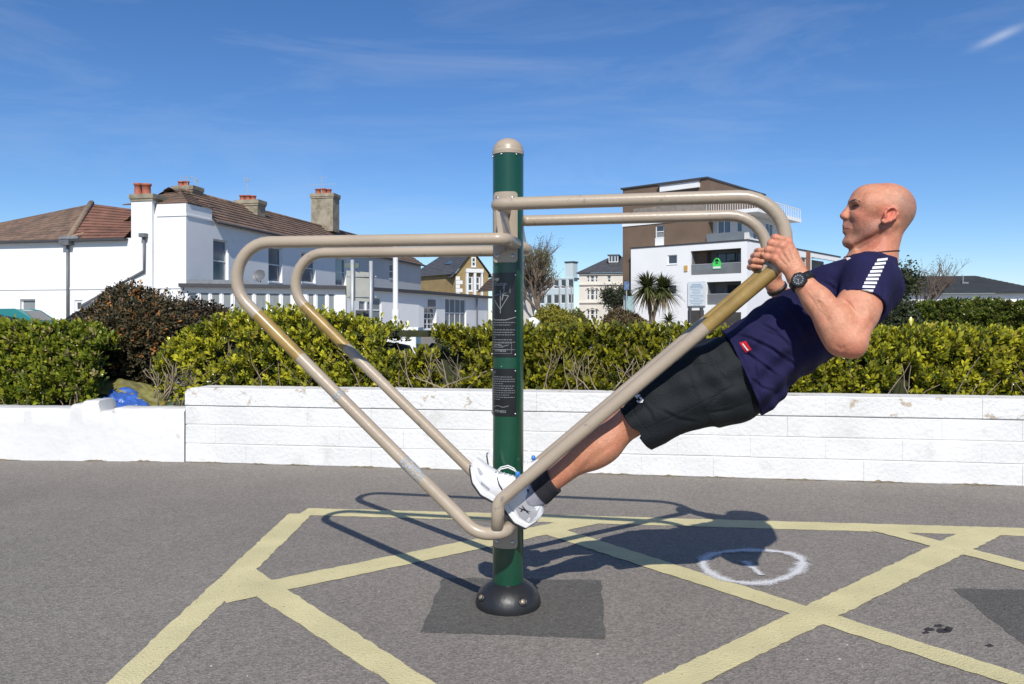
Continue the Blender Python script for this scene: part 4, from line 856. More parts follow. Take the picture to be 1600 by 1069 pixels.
# shorts ------------------------------------------------------------------
ST = Vol((.34, -.27, .50), (.90, .27, .98), .0035)
fold2 = lambda x, y, z, s: .0026 * np.abs(np.sin(26 * (x * .35 + z * .8) + 2.8 * np.sin(12 * x - 9 * z + 4 * y) + 2 * y)) + .0028 * np.sin(48 * (x * .9 + z * .5) + 8 * y + 2.5 * np.sin(11 * z + 5 * x)) + .0022 * np.sin(80 * (x * .3 - z) + 10 * y)
Pp = [((1170, 512), (1200, 618)), ((1139, 526), (1184, 644)), ((1096, 537), (1149, 664)), ((1056, 557), (1100, 669)), ((1012, 592), (1050, 688)), ((966, 634), (1019, 703))]
ST.loft([uz(a) for a, b in Pp[:4]], [uz(b) for a, b in Pp[:4]], 0, [.145, .160, .178, .160], 2.3, .02, warp=fold2, smin=-.02, smax=.20)
for s in (1, -1):
    ST.loft([uz(a, -.1) for a, b in Pp[1:]], [uz(b, -.1) for a, b in Pp[1:]], [s * .085, s * .094, s * .098, s * .1, s * .1], [.070, .086, .090, .093, .097], 2.2, .035, warp=fold2, smax=.62, clip=[(uz(Pp[-1][0], -.1), uz(Pp[-1][1], -.1), -1)])
for s in (1, -1): ST.loft([uz(a, -.1) for a, b in Pp[1:]], [uz(b, -.1) for a, b in Pp[1:]], [s * .085, s * .094, s * .098, s * .1, s * .1], [.070, .086, .090, .093, .097], 2.2, .003, mode='sub', inset=.008, smin=.30, smax=.62)
BLK = mat('black_shorts_cloth', (.0062, .0088, .0108), .72, .2, 16, .3, 240, spec=.3)
TF = []
for pts, w, dp in (([(1062, 566), (1082, 600), (1080, 612)], 5, .0022), ([(1108, 552), (1122, 580), (1138, 600)], 4, .0030), ([(1030, 640), (1060, 655), (1092, 660)], 3.5, .0028), ([(1148, 552), (1116, 566), (1084, 572)], 3.0, .0038), ([(1160, 598), (1130, 612), (1106, 634)], 3.4, .0040), ([(1168, 628), (1140, 640), (1100, 646)], 3, .0034), ([(1000, 628), (1016, 645), (1022, 664)], 3.5, .0020)): TF += ridge(pts, w, dp)
TF += [([(1004, 672), (1060, 648), (1120, 618), (1162, 592)], 1.0, .0016), ([(978, 628), (1026, 696)], 1.0, .0012)]
shorts, TV, TQ = pmesh('shorts', ST, BLK, lines=TF, vmax=-.06); del ST
# waistband of the shirt hem is covered; socks and shoes
SOCKB = mat('black_sock', (.012, .012, .016), .9, .2, 40, .4, 400, attr='col')
def shoe_up(px, py): return uz((px, py), -.125)
for s in (1, -1):
    K_ = Vol((.02, -.20, .34), (.30, -.03, .56), .0030); M = A3((1, 1, 1))
    sv = A3(an) - A3(kn)
    K_.cone(A3(q(868, 747, -.1215)), A3(q(846, 768, -.1235)), .0455, .0415, .01); K_.cone(A3(q(846, 768, -.1235)), A3(q(832, 778, -.125)), .0415, .042, .01)
    a, b = uz((853, 730), -.122), uz((877, 770), -.122); cut_plane(K_, (a[0], 0, a[1]), (b[1] - a[1], 0, a[0] - b[0]) if False else (-(b[1] - a[1]), 0, (b[0] - a[0])), (.5 * (a[0] + b[0]) + .045, -.122, .5 * (a[1] + b[1]) + .04), .085)
    def sock_col(V, s=s):
        e = A3(q(843, 771, -.122)); dd = (V - e) @ (-(sv / np.linalg.norm(sv))); g_ = np.clip((.000 - dd) / .004, 0, 1)[:, None]; return np.array((.012, .012, .017)) * (1 - g_) + np.array((.28, .28, .33)) * g_
    pmesh('sock', K_, SOCKB, per, sock_col, mirror=(s == -1)); del K_
SHOEW = mat('white_shoe_leather', (.70, .70, .71), .42, .06, 20, .15, 60); SOLEW = mat('white_midsole', (.72, .72, .71), .5, .06, 30, .2, 50); SOLEB = mat('black_outsole', (.015, .016, .02), .6, .2, 30)
GREYM = mat('grey_shoe_mesh', (.36, .36, .38), .6, .1, 200); LACE = mat('white_lace', (.74, .74, .72), .8, .06, 60); BLUEB = mat('blue_toggle', (.03, .20, .62), .3, .1, 30)
sole_px = [(840, 813), (824, 822.5), (806, 813), (790, 790), (773, 779), (756, 769.5), (742, 751), (735.5, 726)]
top_px = [(850, 801), (851, 790), (850, 776), (829, 756), (800, 743), (777, 736.5), (760, 726), (746, 715)]
wS = [.024, .033, .038, .041, .044, .046, .040, .022]
for s in (1, -1):
    E_ = Vol((-.16, -.20, .24), (.24, -.05, .58), .0026)
    Ap, Bp = [shoe_up(*p) for p in sole_px], [shoe_up(*p) for p in top_px]
    E_.loft(Ap, Bp, -.125, wS, 2.5, .01)
    # opening for the ankle
    E_.cone(A3(q(868, 747, -.1215)), A3(q(838, 772, -.124)), .038, .031, .004, 'sub')
    E_.cone(A3(q(812, 752, -.125)), A3(q(822, 748, -.125)), .018, .020, .012)
    shoe, EV, EQ = pmesh('shoe', E_, SHOEW, per, None, mirror=(s == -1)); del E_
    tree = BVHTree.FromPolygons([tuple(v) for v in EV], [tuple(int(i) for i in f) for f in EQ])
    # sole: a strip round the underside, rim dark
    def sole_part(name, off0, off1, grow, m):
        mb = MB(); n = 40; A_ = np.array(Ap); B_ = np.array(Bp); t = np.linspace(0, 1, len(Ap)); ring = []
        for i in range(n + 1):
            f = i / n; a = A3([np.interp(f, t, A_[:, k]) for k in (0, 1)]); b = A3([np.interp(f, t, B_[:, k]) for k in (0, 1)]); w = np.interp(f, t, wS) * (.93 + grow) ; up = (b - a) / np.linalg.norm(b - a)
            endf = min(1, math.sqrt(max(0, 1 - max(0, (f - .90) / .10) ** 2)) + .25, math.sqrt(max(0, 1 - max(0, (.08 - f) / .08) ** 2)) + .35); w *= endf
            for sx, o_ in ((-1, off0), (1, off0), (1, off1), (-1, off1)):
                p = a + up * o_; ring.append((p[0], (-.125 + sx * w) * (-1 if s == -1 else 1), p[1]))
        Fq = [(i * 4 + k, i * 4 + (k + 1) % 4, (i + 1) * 4 + (k + 1) % 4, (i + 1) * 4 + k) for i in range(n) for k in range(4)] + [(0, 1, 2, 3), (n * 4 + 3, n * 4 + 2, n * 4 + 1, n * 4)]
        if s == -1: Fq = [f[::-1] for f in Fq]
        mb.add([tuple(Vector(p) - PO) for p in ring], Fq); o = obj(name, mb, m, shoe, bevel=0); md = o.modifiers.new('b', 'BEVEL'); md.width = .002; md.segments = 2; return o
    sole_part('midsole', .002, .019, .07, SOLEW); sole_part('outsole', -.0045, .0025, .085, SOLEB)
    def surf(px, py, v=-.125, off=.0012):
        """point on the outer side of the shoe under a picture position"""
        a = Vector(q(px, py, -.30)); b = Vector(q(px, py, 0)); 
        if s == -1: a.y *= -1; b.y *= -1
        h_ = tree.ray_cast(a, (b - a).normalized()); return (h_[0] + h_[1] * off) if h_[0] else None
    def patch(name, poly, m, off=.0012):
        c = (sum(p[0] for p in poly) / len(poly), sum(p[1] for p in poly) / len(poly)); P = []; dense = []
        for i in range(len(poly)):
            a, b = poly[i], poly[(i + 1) % len(poly)]; dense += [(a[0] + (b[0] - a[0]) * t, a[1] + (b[1] - a[1]) * t) for t in (0, .34, .67)]
        n = len(dense); V = [surf(*c, off=off)] + [surf(c[0] + (p[0] - c[0]) * f, c[1] + (p[1] - c[1]) * f, off=off) for f in (.5, 1) for p in dense]
        if any(v is None for v in V): return
        mb = MB(); mb.add([tuple(v - PO) for v in V], [(0, 1 + i, 1 + (i + 1) % n) for i in range(n)] + [(1 + i, 1 + n + i, 1 + n + (i + 1) % n, 1 + (i + 1) % n) for i in range(n)]); obj(name, mb, m, shoe, True)
    patch('heel_panel', [(806, 796), (818, 782), (833, 784), (845, 790), (838, 806), (826, 817), (812, 808)], GREYM, .0008)
    patch('logo', [(809, 792.5), (818, 795), (830, 800), (818, 797.5)], SOLEB, .002); patch('logo', [(815, 790), (817, 790.5), (828, 803), (823, 800.5)], SOLEB, .0024); patch('logo', [(813, 799), (816, 794.5), (818, 795), (815.5, 799.5)], SOLEB, .002)
    patch('trim_line', [(776, 747), (777.5, 746), (781, 757), (786, 765), (784, 766), (779, 758)], SOLEB, .0015)
    patch('trim_line', [(823, 765), (825, 764), (828, 775), (836, 783), (846, 787), (845, 789), (834, 786), (826, 778)], SOLEB, .0015)
    patch('side_stripe', [(745, 730), (750, 732), (756, 741), (750, 743)], GREYM, .001); patch('side_stripe', [(752, 752), (766, 764), (764, 766.5), (751, 756)], GREYM, .001)
    sgn = -1 if s == -1 else 1
    def L3(px, py, v): a = Vector(q(px, py, v)); a.y *= sgn; return a - PO
    for i, (x, y) in enumerate(((776, 740), (783, 744), (790, 746), (797, 748))):
        mb = MB(); mb.tube([L3(x - 3, y + 7, -.152), L3(x + 2, y - 1, -.146), L3(x + 5, y - 5, -.128), L3(x + 5, y - 4, -.108)], .0028, 6); obj('lace', mb, LACE, shoe, True)
    for dy, vv in ((0, -.148), (3, -.120)):
        pth = [L3(774, 738, vv), L3(783, 730 + dy, vv - .012), L3(794, 727.5 + dy, vv - .016), L3(803, 732 + dy, vv - .012), L3(809, 740, vv - .006)]; mb = MB(); mb.tube(pth, .0022, 6); obj('lace', mb, LACE, shoe, True)
    mb = MB(); c = L3(809, 741, -.152); mb.lathe([(.001, -.0085), (.007, -.007), (.0085, 0), (.007, .006), (.004, .009), (.001, .009)], c, 12); obj('toggle', mb, BLUEB, shoe, True)
    mb = MB(); mb.tube([L3(768, 716, -.12), L3(764, 706, -.12), L3(764, 698, -.118), L3(768, 696, -.118)] if s == -1 else [L3(771, 735, -.13), L3(767, 733, -.135), L3(770, 738, -.14)], .0012, 5); obj('lace', mb, SOLEB, shoe, True)

# prints and fittings on the clothes: cut to lie on the cloth surface
def decal(name, tree, poly, m, parent, v0, off=.0016, sub=3, label=None):
    c = (sum(p[0] for p in poly) / len(poly), sum(p[1] for p in poly) / len(poly)); dense = []
    for i in range(len(poly)):
        a, b = poly[i], poly[(i + 1) % len(poly)]; dense += [(a[0] + (b[0] - a[0]) * t / sub, a[1] + (b[1] - a[1]) * t / sub) for t in range(sub)]
    def hit(px, py):
        a = Vector(q(px, py, v0 - .35)); b = Vector(q(px, py, v0)); h_ = tree.ray_cast(a, (b - a).normalized()); return h_[0] + h_[1] * off if h_[0] else None
    n = len(dense); V = [hit(*c)] + [hit(c[0] + (p[0] - c[0]) * f, c[1] + (p[1] - c[1]) * f) for f in (.5, 1) for p in dense]
    if any(v is None for v in V): return None
    mb = MB(); mb.add([tuple(v - PO) for v in V], [(0, 1 + i, 1 + (i + 1) % n) for i in range(n)] + [(1 + i, 1 + n + i, 1 + n + (i + 1) % n, 1 + (i + 1) % n) for i in range(n)]); return obj(name, mb, m, parent, True)
WPR = mat('white_print', (.72, .72, .74), .7, .05, 40); RED = mat('red_label', (.55, .012, .02), .6, .15, 60)
tS = BVHTree.FromPolygons([tuple(v) for v in SV], [tuple(int(i) for i in f) for f in SQ]); tT = BVHTree.FromPolygons([tuple(v) for v in TV], [tuple(int(i) for i in f) for f in TQ])
for i in range(11):
    t = i / 10; xl = 1371 - 28.0 * t - 3 * math.sin(t * 3.0) * (t > .0); xr = 1386.5 - 27.5 * t; y = 403.5 + 62 * t; sk = 1.8 - 3.2 * t
    decal('shoulder_bar', tS, [(xl, y + sk), (xr, y), (xr - .6, y + 3.6), (xl - 1.2, y + 3.8 + sk)], WPR, shirt, -.12)
decal('collar_trim', tS, [(1322, 404.5), (1328, 402.6), (1330, 405), (1324, 407.5)], WPR, shirt, 0)
lab = decal('hem_label', tS, [(1155.5, 536), (1166, 533), (1174.5, 546), (1165, 551.5)], RED, shirt, -.12, .002)
decal('label_script', tS, [(1160, 537.5), (1162, 537), (1170, 547), (1168, 548)], WPR, shirt, -.12, .0028)
decal('logo', tT, [(992, 619.5), (999, 616), (1001, 618), (996.5, 621.5), (997, 624)], WPR, shorts, -.15, .0018)
decal('logo', tT, [(998, 620), (1003, 621), (1006, 625), (1004.5, 629), (999, 629.5), (998, 627), (1002, 626.5), (1003, 624.5), (1000, 622.5)], WPR, shorts, -.15, .0018)
decal('logo', tT, [(995, 626), (998, 626.5), (999, 629.5), (996.5, 629)], WPR, shorts, -.15, .0018)
# brow, lash line, lip line
bt = BVHTree.FromPolygons([tuple(v) for v in BV], [tuple(int(i) for i in f) for f in BQ])
BROW = mat('brow_hair', (.085, .05, .032), .8, .4, 400, .6, 500); LASH = mat('dark_lash', (.02, .012, .01), .6)
def face_strip(name, pts, w, m, s, off=.0007):
    V = []
    for i, (px, py) in enumerate(pts):
        t = i / (len(pts) - 1); ww = w * (math.sin(math.pi * min(.97, max(.06, t)) ) ** .6)
        for o_ in (-ww / 2, ww / 2):
            a = Vector(hv(px, py + o_, s * .16)); dr = Vector((-.20 * s, -s, 0)).normalized(); h_ = bt.ray_cast(a, dr)
            if not h_[0]: return
            V.append(h_[0] + h_[1] * off - PO)
    mb = MB(); mb.add([tuple(v) for v in V], [(2 * i, 2 * i + 1, 2 * i + 3, 2 * i + 2) for i in range(len(pts) - 1)]); obj(name, mb, m, per, True)
for s in (-1, 1):
    face_strip('eyebrow', [(1327.5, 318), (1330, 316.2), (1333.5, 315.4), (1337.5, 316), (1341, 317.8), (1344, 320)], 2.6, BROW, s)
    face_strip('eyelash', [(1331.5, 323.8), (1334, 322.8), (1337, 323), (1340, 324.3), (1342, 325.6)], 1.5, LASH, s, .0009)
    face_strip('lip_line', [(1318.5, 358.2), (1321, 358.0), (1325, 358.6), (1329.5, 359.8)], 1.1, LASH, s)
# neck cord
CORD = mat('dark_neck_cord', (.03, .015, .012), .7)
bt = BVHTree.FromPolygons([tuple(v) for v in BV], [tuple(int(i) for i in f) for f in BQ]); ring = []
nc = Vector(hv(1364, 397, 0))
for k in range(40):
    a = 2 * math.pi * k / 40; dr = Vector((math.cos(a), math.sin(a), .10 * math.cos(a))).normalized(); h_ = bt.ray_cast(nc + dr * .16, -dr)
    if h_[0]: ring.append(h_[0] + dr * .0014 - PO)
ring.append(ring[0]); obj('neck_cord', MB().tube(ring, .0018, 6, False), CORD, per, True)
# watch on the near wrist, dark band on the far one
RUB = mat('black_watch_rubber', (.012, .012, .013), .5, .2, 60); DIAL = mat('watch_dial', (.05, .055, .06), .25, .3, 200); GLASS = mat('watch_marks', (.35, .36, .36), .4)
for s in (1, -1):
    M = Vector((1, s, 1)); ax = Vector(fa).normalized(); c0 = Vector(wr_ + fa * -.075); ax.y *= s; c0 = Vector((c0.x, c0.y * s, c0.z)); x = Vector((0, -s, 0)); x = (x - ax * x.dot(ax)).normalized(); y = ax.cross(x); mb = MB(); n = 36; wdt = .011 if s == 1 else .006
    rg = []
    for k in range(n):
        a = 2 * math.pi * k / n; dr = x * math.cos(a) + y * math.sin(a); h_ = bt.ray_cast(c0 + dr * .09, -dr); rr = (h_[0] - c0).length if h_[0] else .032; rg.append((dr, min(rr, .042)))
    V = []
    for k in range(n):
        dr, rr = rg[k]
        for o_, e in ((-wdt, .0005), (-wdt, .0045), (wdt, .0045), (wdt, .0005)): V.append(tuple(c0 + dr * (rr + e) + ax * o_ - PO))
    mb.add(V, [(k * 4 + j, ((k + 1) % n) * 4 + j, ((k + 1) % n) * 4 + (j + 1) % 4, k * 4 + (j + 1) % 4) for k in range(n) for j in range(4)]); wt = obj('watch_strap' if s == 1 else 'wrist_band', mb, RUB, per, True)
    ang = R(-14); dr = (x * math.cos(ang) + y * math.sin(ang)).normalized(); rr = rg[0][1]; cc = c0 + dr * (rr + .002) - PO; rx = ax; ry = dr.cross(ax).normalized()
    def disc(name, r0, r1, o0, o1, m, seg=16):
        mb = MB(); V = [tuple(cc + dr * o_ + (rx * math.cos(6.2832 * k / seg) + ry * math.sin(6.2832 * k / seg)) * r_) for r_, o_ in ((r0, o0), (r0, (o0 + o1) / 2), (r1, o1)) for k in range(seg)]
        mb.add(V, [(j * seg + k, j * seg + (k + 1) % seg, (j + 1) * seg + (k + 1) % seg, (j + 1) * seg + k) for j in range(2) for k in range(seg)] + [tuple(2 * seg + k for k in range(seg))]); return obj(name, mb, m, wt, False)
    if s == 1:
        disc('watch_case', .0235, .0205, -.004, .0085, RUB, 8); disc('watch_dial', .0160, .0158, .008, .0092, DIAL, 24)
        for k in range(12):
            a = 6.2832 * k / 12; mb = MB(); e1 = rx * math.cos(a) + ry * math.sin(a); e2 = dr.cross(e1); b = cc + dr * .0097; mb.quad(*[tuple(b + e1 * i + e2 * j) for i, j in ((.0105, -.0012), (.0145, -.0012), (.0145, .0012), (.0105, .0012))]); obj('hour_mark', mb, GLASS, wt)
        for a, ln in ((.6, .009), (2.4, .012)): mb = MB(); e1 = rx * math.cos(a) + ry * math.sin(a); e2 = dr.cross(e1); b = cc + dr * .0099; mb.quad(*[tuple(b + e1 * i + e2 * j) for i, j in ((-.002, -.0008), (ln, -.0006), (ln, .0006), (-.002, .0008))]); obj('watch_hand', mb, GLASS, wt)
    else: disc('watch_case', .010, .009, -.002, .005, STEEL, 12)
# ------------------------------------------------------------------ buildings and street behind the hedge
UPZ = Vector((0, 0, 1))
class Face:
    def __init__(s, O, e, flip=False):
        s.O = Vector((O[0], O[1], 0)); s.e = Vector((e[0], e[1], 0)).normalized(); n = Vector((s.e.y, -s.e.x, 0)); s.n = -n if flip else n
    def a(s, px): k = (px - 800) / F; return (k * s.O.y - s.O.x) / (s.e.x - k * s.e.y)
    def z(s, px, py): Y = s.O.y + s.e.y * s.a(px); return HC - (py - HOR) * Y / F
    def P(s, a, z, o=0): return s.O + s.e * a + s.n * o + UPZ * z
    def rect(s, x0, x1, y0, y1):      # opening given by picture columns and rows
        a0, a1 = sorted((s.a(x0), s.a(x1))); xm = (x0 + x1) / 2; return (a0, a1, s.z(xm, y1), s.z(xm, y0))
def wall_face(mb, f, a0, a1, z0, z1, ops=(), dep=.14, o=0):
    xs = sorted({a0, a1, *[v for p in ops for v in p[:2]]}); zs = sorted({z0, z1, *[v for p in ops for v in p[2:]]})
    xs = [x for x in xs if a0 <= x <= a1]; zs = [z for z in zs if z0 <= z <= z1]
    for i in range(len(xs) - 1):
        for j in range(len(zs) - 1):
            cx, cz = (xs[i] + xs[i + 1]) / 2, (zs[j] + zs[j + 1]) / 2
            if any(p[0] < cx < p[1] and p[2] < cz < p[3] for p in ops): continue
            mb.quad(f.P(xs[i], zs[j], o), f.P(xs[i + 1], zs[j], o), f.P(xs[i + 1], zs[j + 1], o), f.P(xs[i], zs[j + 1], o))
    for p in ops:
        for (A, B_) in (((p[0], p[2]), (p[0], p[3])), ((p[1], p[2]), (p[1], p[3])), ((p[0], p[2]), (p[1], p[2])), ((p[0], p[3]), (p[1], p[3]))):
            mb.quad(f.P(*A, o), f.P(*B_, o), f.P(*B_, o - dep), f.P(*A, o - dep))
UPVC = mat('white_window_frame', (.74, .74, .73), .45, .04, 10); PANE = mat('window_pane', (.045, .055, .065), .08, .35, .8, spec=.8); NET = mat('net_curtain', (.22, .245, .25), .9, .18, 3, stretch=(9, 9, .4)); PANEB = mat('blue_window_pane', (.10, .14, .18), .1, .3, .6, spec=.8)
def window(par, f, r, bars_v=1, bars_h=1, fw=.06, o=-.10, curtain=0., pane=None, sill=True, fm=None, o0=0):
    a0, a1, z0, z1 = r; o = o + o0; mb = MB(); fm = fm or UPVC
    mb.slab(f.O, f.e, f.n, a0, a1, z0, z0 + fw, o - .05, o); mb.slab(f.O, f.e, f.n, a0, a1, z1 - fw, z1, o - .05, o); mb.slab(f.O, f.e, f.n, a0, a0 + fw, z0 + fw, z1 - fw, o - .05, o - .001); mb.slab(f.O, f.e, f.n, a1 - fw, a1, z0 + fw, z1 - fw, o - .05, o - .001)
    for k in range(1, bars_v): c = a0 + (a1 - a0) * k / bars_v; mb.slab(f.O, f.e, f.n, c - fw * .5, c + fw * .5, z0 + fw, z1 - fw, o - .05, o - .002)
    for k in range(1, bars_h): c = z0 + (z1 - z0) * k / bars_h; mb.slab(f.O, f.e, f.n, a0 + fw, a1 - fw, c - fw * .45, c + fw * .45, o - .05, o - .004)
    w = obj('window', mb, fm, par); mb = MB(); mb.quad(f.P(a0, z0, o - .03), f.P(a1, z0, o - .03), f.P(a1, z1, o - .03), f.P(a0, z1, o - .03)); obj('pane', mb, pane or PANE, w)
    if curtain:
        zc = z0 + (z1 - z0) * curtain; mb = MB(); n = 14; V = []
        for i in range(n + 1): a = a0 + (a1 - a0) * i / n; oo = o - .028 + .0 * (i % 2); V += [f.P(a, z0, oo), f.P(a, zc, oo)]
        mb.add(V, [(2 * i, 2 * i + 2, 2 * i + 3, 2 * i + 1) for i in range(n)]); obj('curtain', mb, NET, w)
    if sill: mb = MB(); mb.slab(f.O, f.e, f.n, a0 - .05, a1 + .05, z0 - .07, z0 - .002, o + .004, o0 + .05); obj('sill', mb, fm, w)
    return w
def tiled(mb, p00, p10, p11, p01, rows_, lip=.05):
    """roof slope as overlapping tile courses, eaves p00-p10, ridge p01-p11"""
    p00, p10, p11, p01 = map(Vector, (p00, p10, p11, p01)); nn = (p10 - p00).cross(p01 - p00).normalized(); nn = nn if nn.z > 0 else -nn
    for i in range(rows_):
        t0, t1 = i / rows_, (i + 1) / rows_; a, b = p00.lerp(p01, t0), p10.lerp(p11, t0); c, d = p10.lerp(p11, t1), p00.lerp(p01, t1)
        mb.quad(a + nn * lip, b + nn * lip, c, d); mb.quad(a, b, b + nn * lip, a + nn * lip)
STUCCO = mat('white_stucco', (.80, .80, .79), .8, .04, .6, .3, 9, col2=(.66, .64, .60), c2scale=.5, c2pos=(.58, .72)); STUCCOG = mat('less_lit_grey_render', (.52, .54, .55), .8, .05, .5, .2, 9)
TILE = mat('brown_roof_tile', (.185, .118, .082), .85, .32, 2.4, .4, 12, col2=(.10, .075, .055), c2scale=1.1, c2pos=(.5, .66)); TILER = mat('red_roof_tile', (.20, .095, .064), .85, .3, 2.4, .4, 12, col2=(.12, .07, .05), c2scale=1.2, c2pos=(.52, .66))
SLATE = mat('slate_roof', (.075, .077, .085), .7, .22, 2.0, .3, 10); POT = mat('terracotta_pot', (.36, .11, .065), .8, .2, 5); CEM = mat('weathered_cement', (.30, .26, .19), .9, .25, 2.2, .5, 9, col2=(.17, .15, .10), c2scale=1.7, c2pos=(.5, .64)); LEADM = mat('grey_lead', (.20, .21, .22), .6, .15, 4); PIPE = mat('grey_drainpipe', (.13, .135, .14), .5, .15, 4); GALV = mat('galvanised_steel', (.42, .43, .43), .5, .12, 6, metal=.3)
DARKT = mat('dark_trim', (.05, .05, .055), .6)
# terrace -------------------------------------------------------------------
C0 = Vector((-15.7, 37.0, 0)); dL = Vector((-.977, .213, 0)); dF = Vector((.213, .977, 0))
ter = root('terrace_house', C0, 'long white two-storey terrace house with brown tiled roof and tall chimneys', 'house')
fL = Face(C0, -dL); fF = Face(C0, dF, False)
if fF.n.x < 0: fF.n = -fF.n
if fL.n.y > 0: fL.n = -fL.n
ZP = 6.62
mb = MB(); opsL = [fL.rect(31, 55, 467.5, 494), fL.rect(116.5, 129, 469, 501)]
wall_face(mb, fL, -1.60, 0, 0, ZP, (), .14); wall_face(mb, fL, -1.95, -1.60, 0, 5.3, ()); wall_face(mb, fL, -17, -1.95, 0, 5.02, opsL, .2)
mb.poly([fL.P(-1.95, 5.3), fL.P(-1.6, 5.3), fL.P(-1.6, ZP)])
ops = [fF.rect(333, 357, 375, 441), fF.rect(419.5, 441, 386.5, 441), fF.rect(471, 493, 396, 442), fF.rect(524, 541, 404, 447)]
gW = fF.a(547)
wall_face(mb, fF, 0, 2.1, 0, ZP, [o for o in ops if o[1] < 2.1], .2); wall_face(mb, fF, 2.1, gW, 0, 6.12, [o for o in ops if o[0] > 2.0], .2)
mb.quad(fF.P(2.1, 6.0), fF.P(2.1, ZP), fF.P(2.1, ZP, -2.2), fF.P(2.1, 6.0, -2.2)); mb.quad(fF.P(0, ZP), fF.P(2.1, ZP), fF.P(2.1, ZP, -1.6), fF.P(0, ZP, -1.6))
obj('wall', mb, STUCCO, ter)
mb = MB(); og = [fF.rect(608.5, 621, 413, 436)]; wall_face(mb, fF, gW + .002, 34.4, 0, 6.12, og, .2); p = [fF.P(34.4, 0), fF.P(34.4, 6.12), fF.P(34.4, 7.9, -2.5), fF.P(34.4, 6.1, -5), fF.P(34.4, 0, -5)]; mb.poly(p); obj('less_lit_wall', mb, STUCCOG, ter)  # far end of the front: its weaker light is put into the grey colour
for o_ in ops + og: window(ter, fF, o_, 1, 2, .07, -.14, 0, PANEB)
window(ter, fL, opsL[0], 1, 1, .08, -.14, .85); window(ter, fL, opsL[1], 1, 2, .12, -.05, 0)
mb = MB(); mb.slab(fL.O, fL.e, fL.n, -17, 0, 2.52, 2.60, 0, .04); mb.slab(fL.O, fL.e, fL.n, -1.6, .0, 6.02, 6.10, 0, .05); mb.slab(fF.O, fF.e, fF.n, -.04, 2.1, 6.02, 6.10, 0, .05); obj('string_course', mb, STUCCO, ter)
mb = MB(); tiled(mb, fF.P(2.1, 6.02, .22), fF.P(35, 6.02, .22), fF.P(35, 7.85, -2.5), fF.P(2.1, 7.85, -2.5), 9, .05); tiled(mb, fF.P(0.1, ZP + .03, .05), fF.P(2.1, ZP + .03, .05), fF.P(3.0, 7.85, -2.5), fF.P(3.0, 7.85, -2.5), 7, .05)
tiled(mb, fF.P(2.1, 6.1, -5.2), fF.P(35, 6.1, -5.2), fF.P(35, 7.85, -2.5), fF.P(2.1, 7.85, -2.5), 9, .05); tiled(mb, fF.P(.1, ZP + .03, -3.6), fF.P(.1, ZP + .03, .05), fF.P(3.0, 7.85, -2.5), fF.P(3.0, 7.85, -2.5), 7, .05)
rf = obj('roof', mb, TILE, ter)
mb = MB(); mb.tube([fF.P(3.0, 7.88, -2.5), fF.P(35, 7.88, -2.5)], .10, 8); obj('ridge_tiles', mb, TILE, rf, True)
mb = MB(); mb.tube([fF.P(2.1, 5.98, .3), fF.P(35, 5.98, .3)], .07, 8); obj('gutter', mb, DARKT, rf, True)
# hipped roof of the left part
E0, E1, E2 = fL.P(-17, 5.0, .22), fL.P(fL.a(113), 5.0, .22), fL.P(-3.25, 5.0, .22); Ax = W(143, 318.5, 42.0); Gx = W(232, 330, 42.4); B0 = W(-110, 372, 47.0)
mb = MB(); tiled(mb, E0, E1, Ax, B0, 13, .05); mb.poly([Ax, Gx, fL.P(-1, 5.0, -9), fL.P(-17, 5.0, -9), B0]); left_roof = obj('roof', mb, TILE, ter)
mb = MB(); tiled(mb, E1, E2, Gx, Ax, 12, .05); obj('red_roof', mb, TILER, ter)
mb = MB(); mb.tube([E1 + UPZ * .05, Ax + UPZ * .06], .15, 8); obj('hip_tiles', mb, mat('hip_tile', (.23, .165, .115), .9, .25, 4), left_roof, True)
mb = MB(); mb.tube([E1 + UPZ * .12, E2.lerp(Gx, .75)], .05, 6); obj('valley_flashing', mb, mat('lichen_flashing', (.33, .22, .14), .9, .2, 4), left_roof, True)
mb = MB(); mb.slab(fL.O, fL.e, fL.n, -17, -3.2, 4.90, 5.0, .01, .30); obj('gutter', mb, DARKT, left_roof)
def downpipe(pts, r=.065): mb = MB(); mb.tube(pts, r, 8); return obj('drainpipe', mb, PIPE, ter, True)
a1 = fL.a(108); downpipe([fL.P(a1, 4.75, .1), fL.P(a1, 0, .1)]); mb = MB(); mb.slab(fL.O, fL.e, fL.n, a1 - .28, a1 + .28, 4.72, 4.98, .02, .36); obj('hopper', mb, PIPE, ter)
a2 = fL.a(231.5); zb = fL.z(231, 424); zc = fL.z(130, 478); a3 = fL.a(129.5); downpipe([fL.P(a2, fL.z(231, 372), .3), fL.P(a2, zb, .3), fL.P(a3, zc, .1), fL.P(a3, 0, .1)]); mb = MB(); mb.slab(fL.O, fL.e, fL.n, a2 - .16, a2 + .16, fL.z(231, 372), fL.z(231, 366), .15, .48); obj('hopper', mb, PIPE, ter)
mb = MB(); mb.slab(Vector(E1), fL.e, fL.n, -.5, .6, .02, .16, -.5, .1); obj('lead_flashing', mb, LEADM, left_roof)
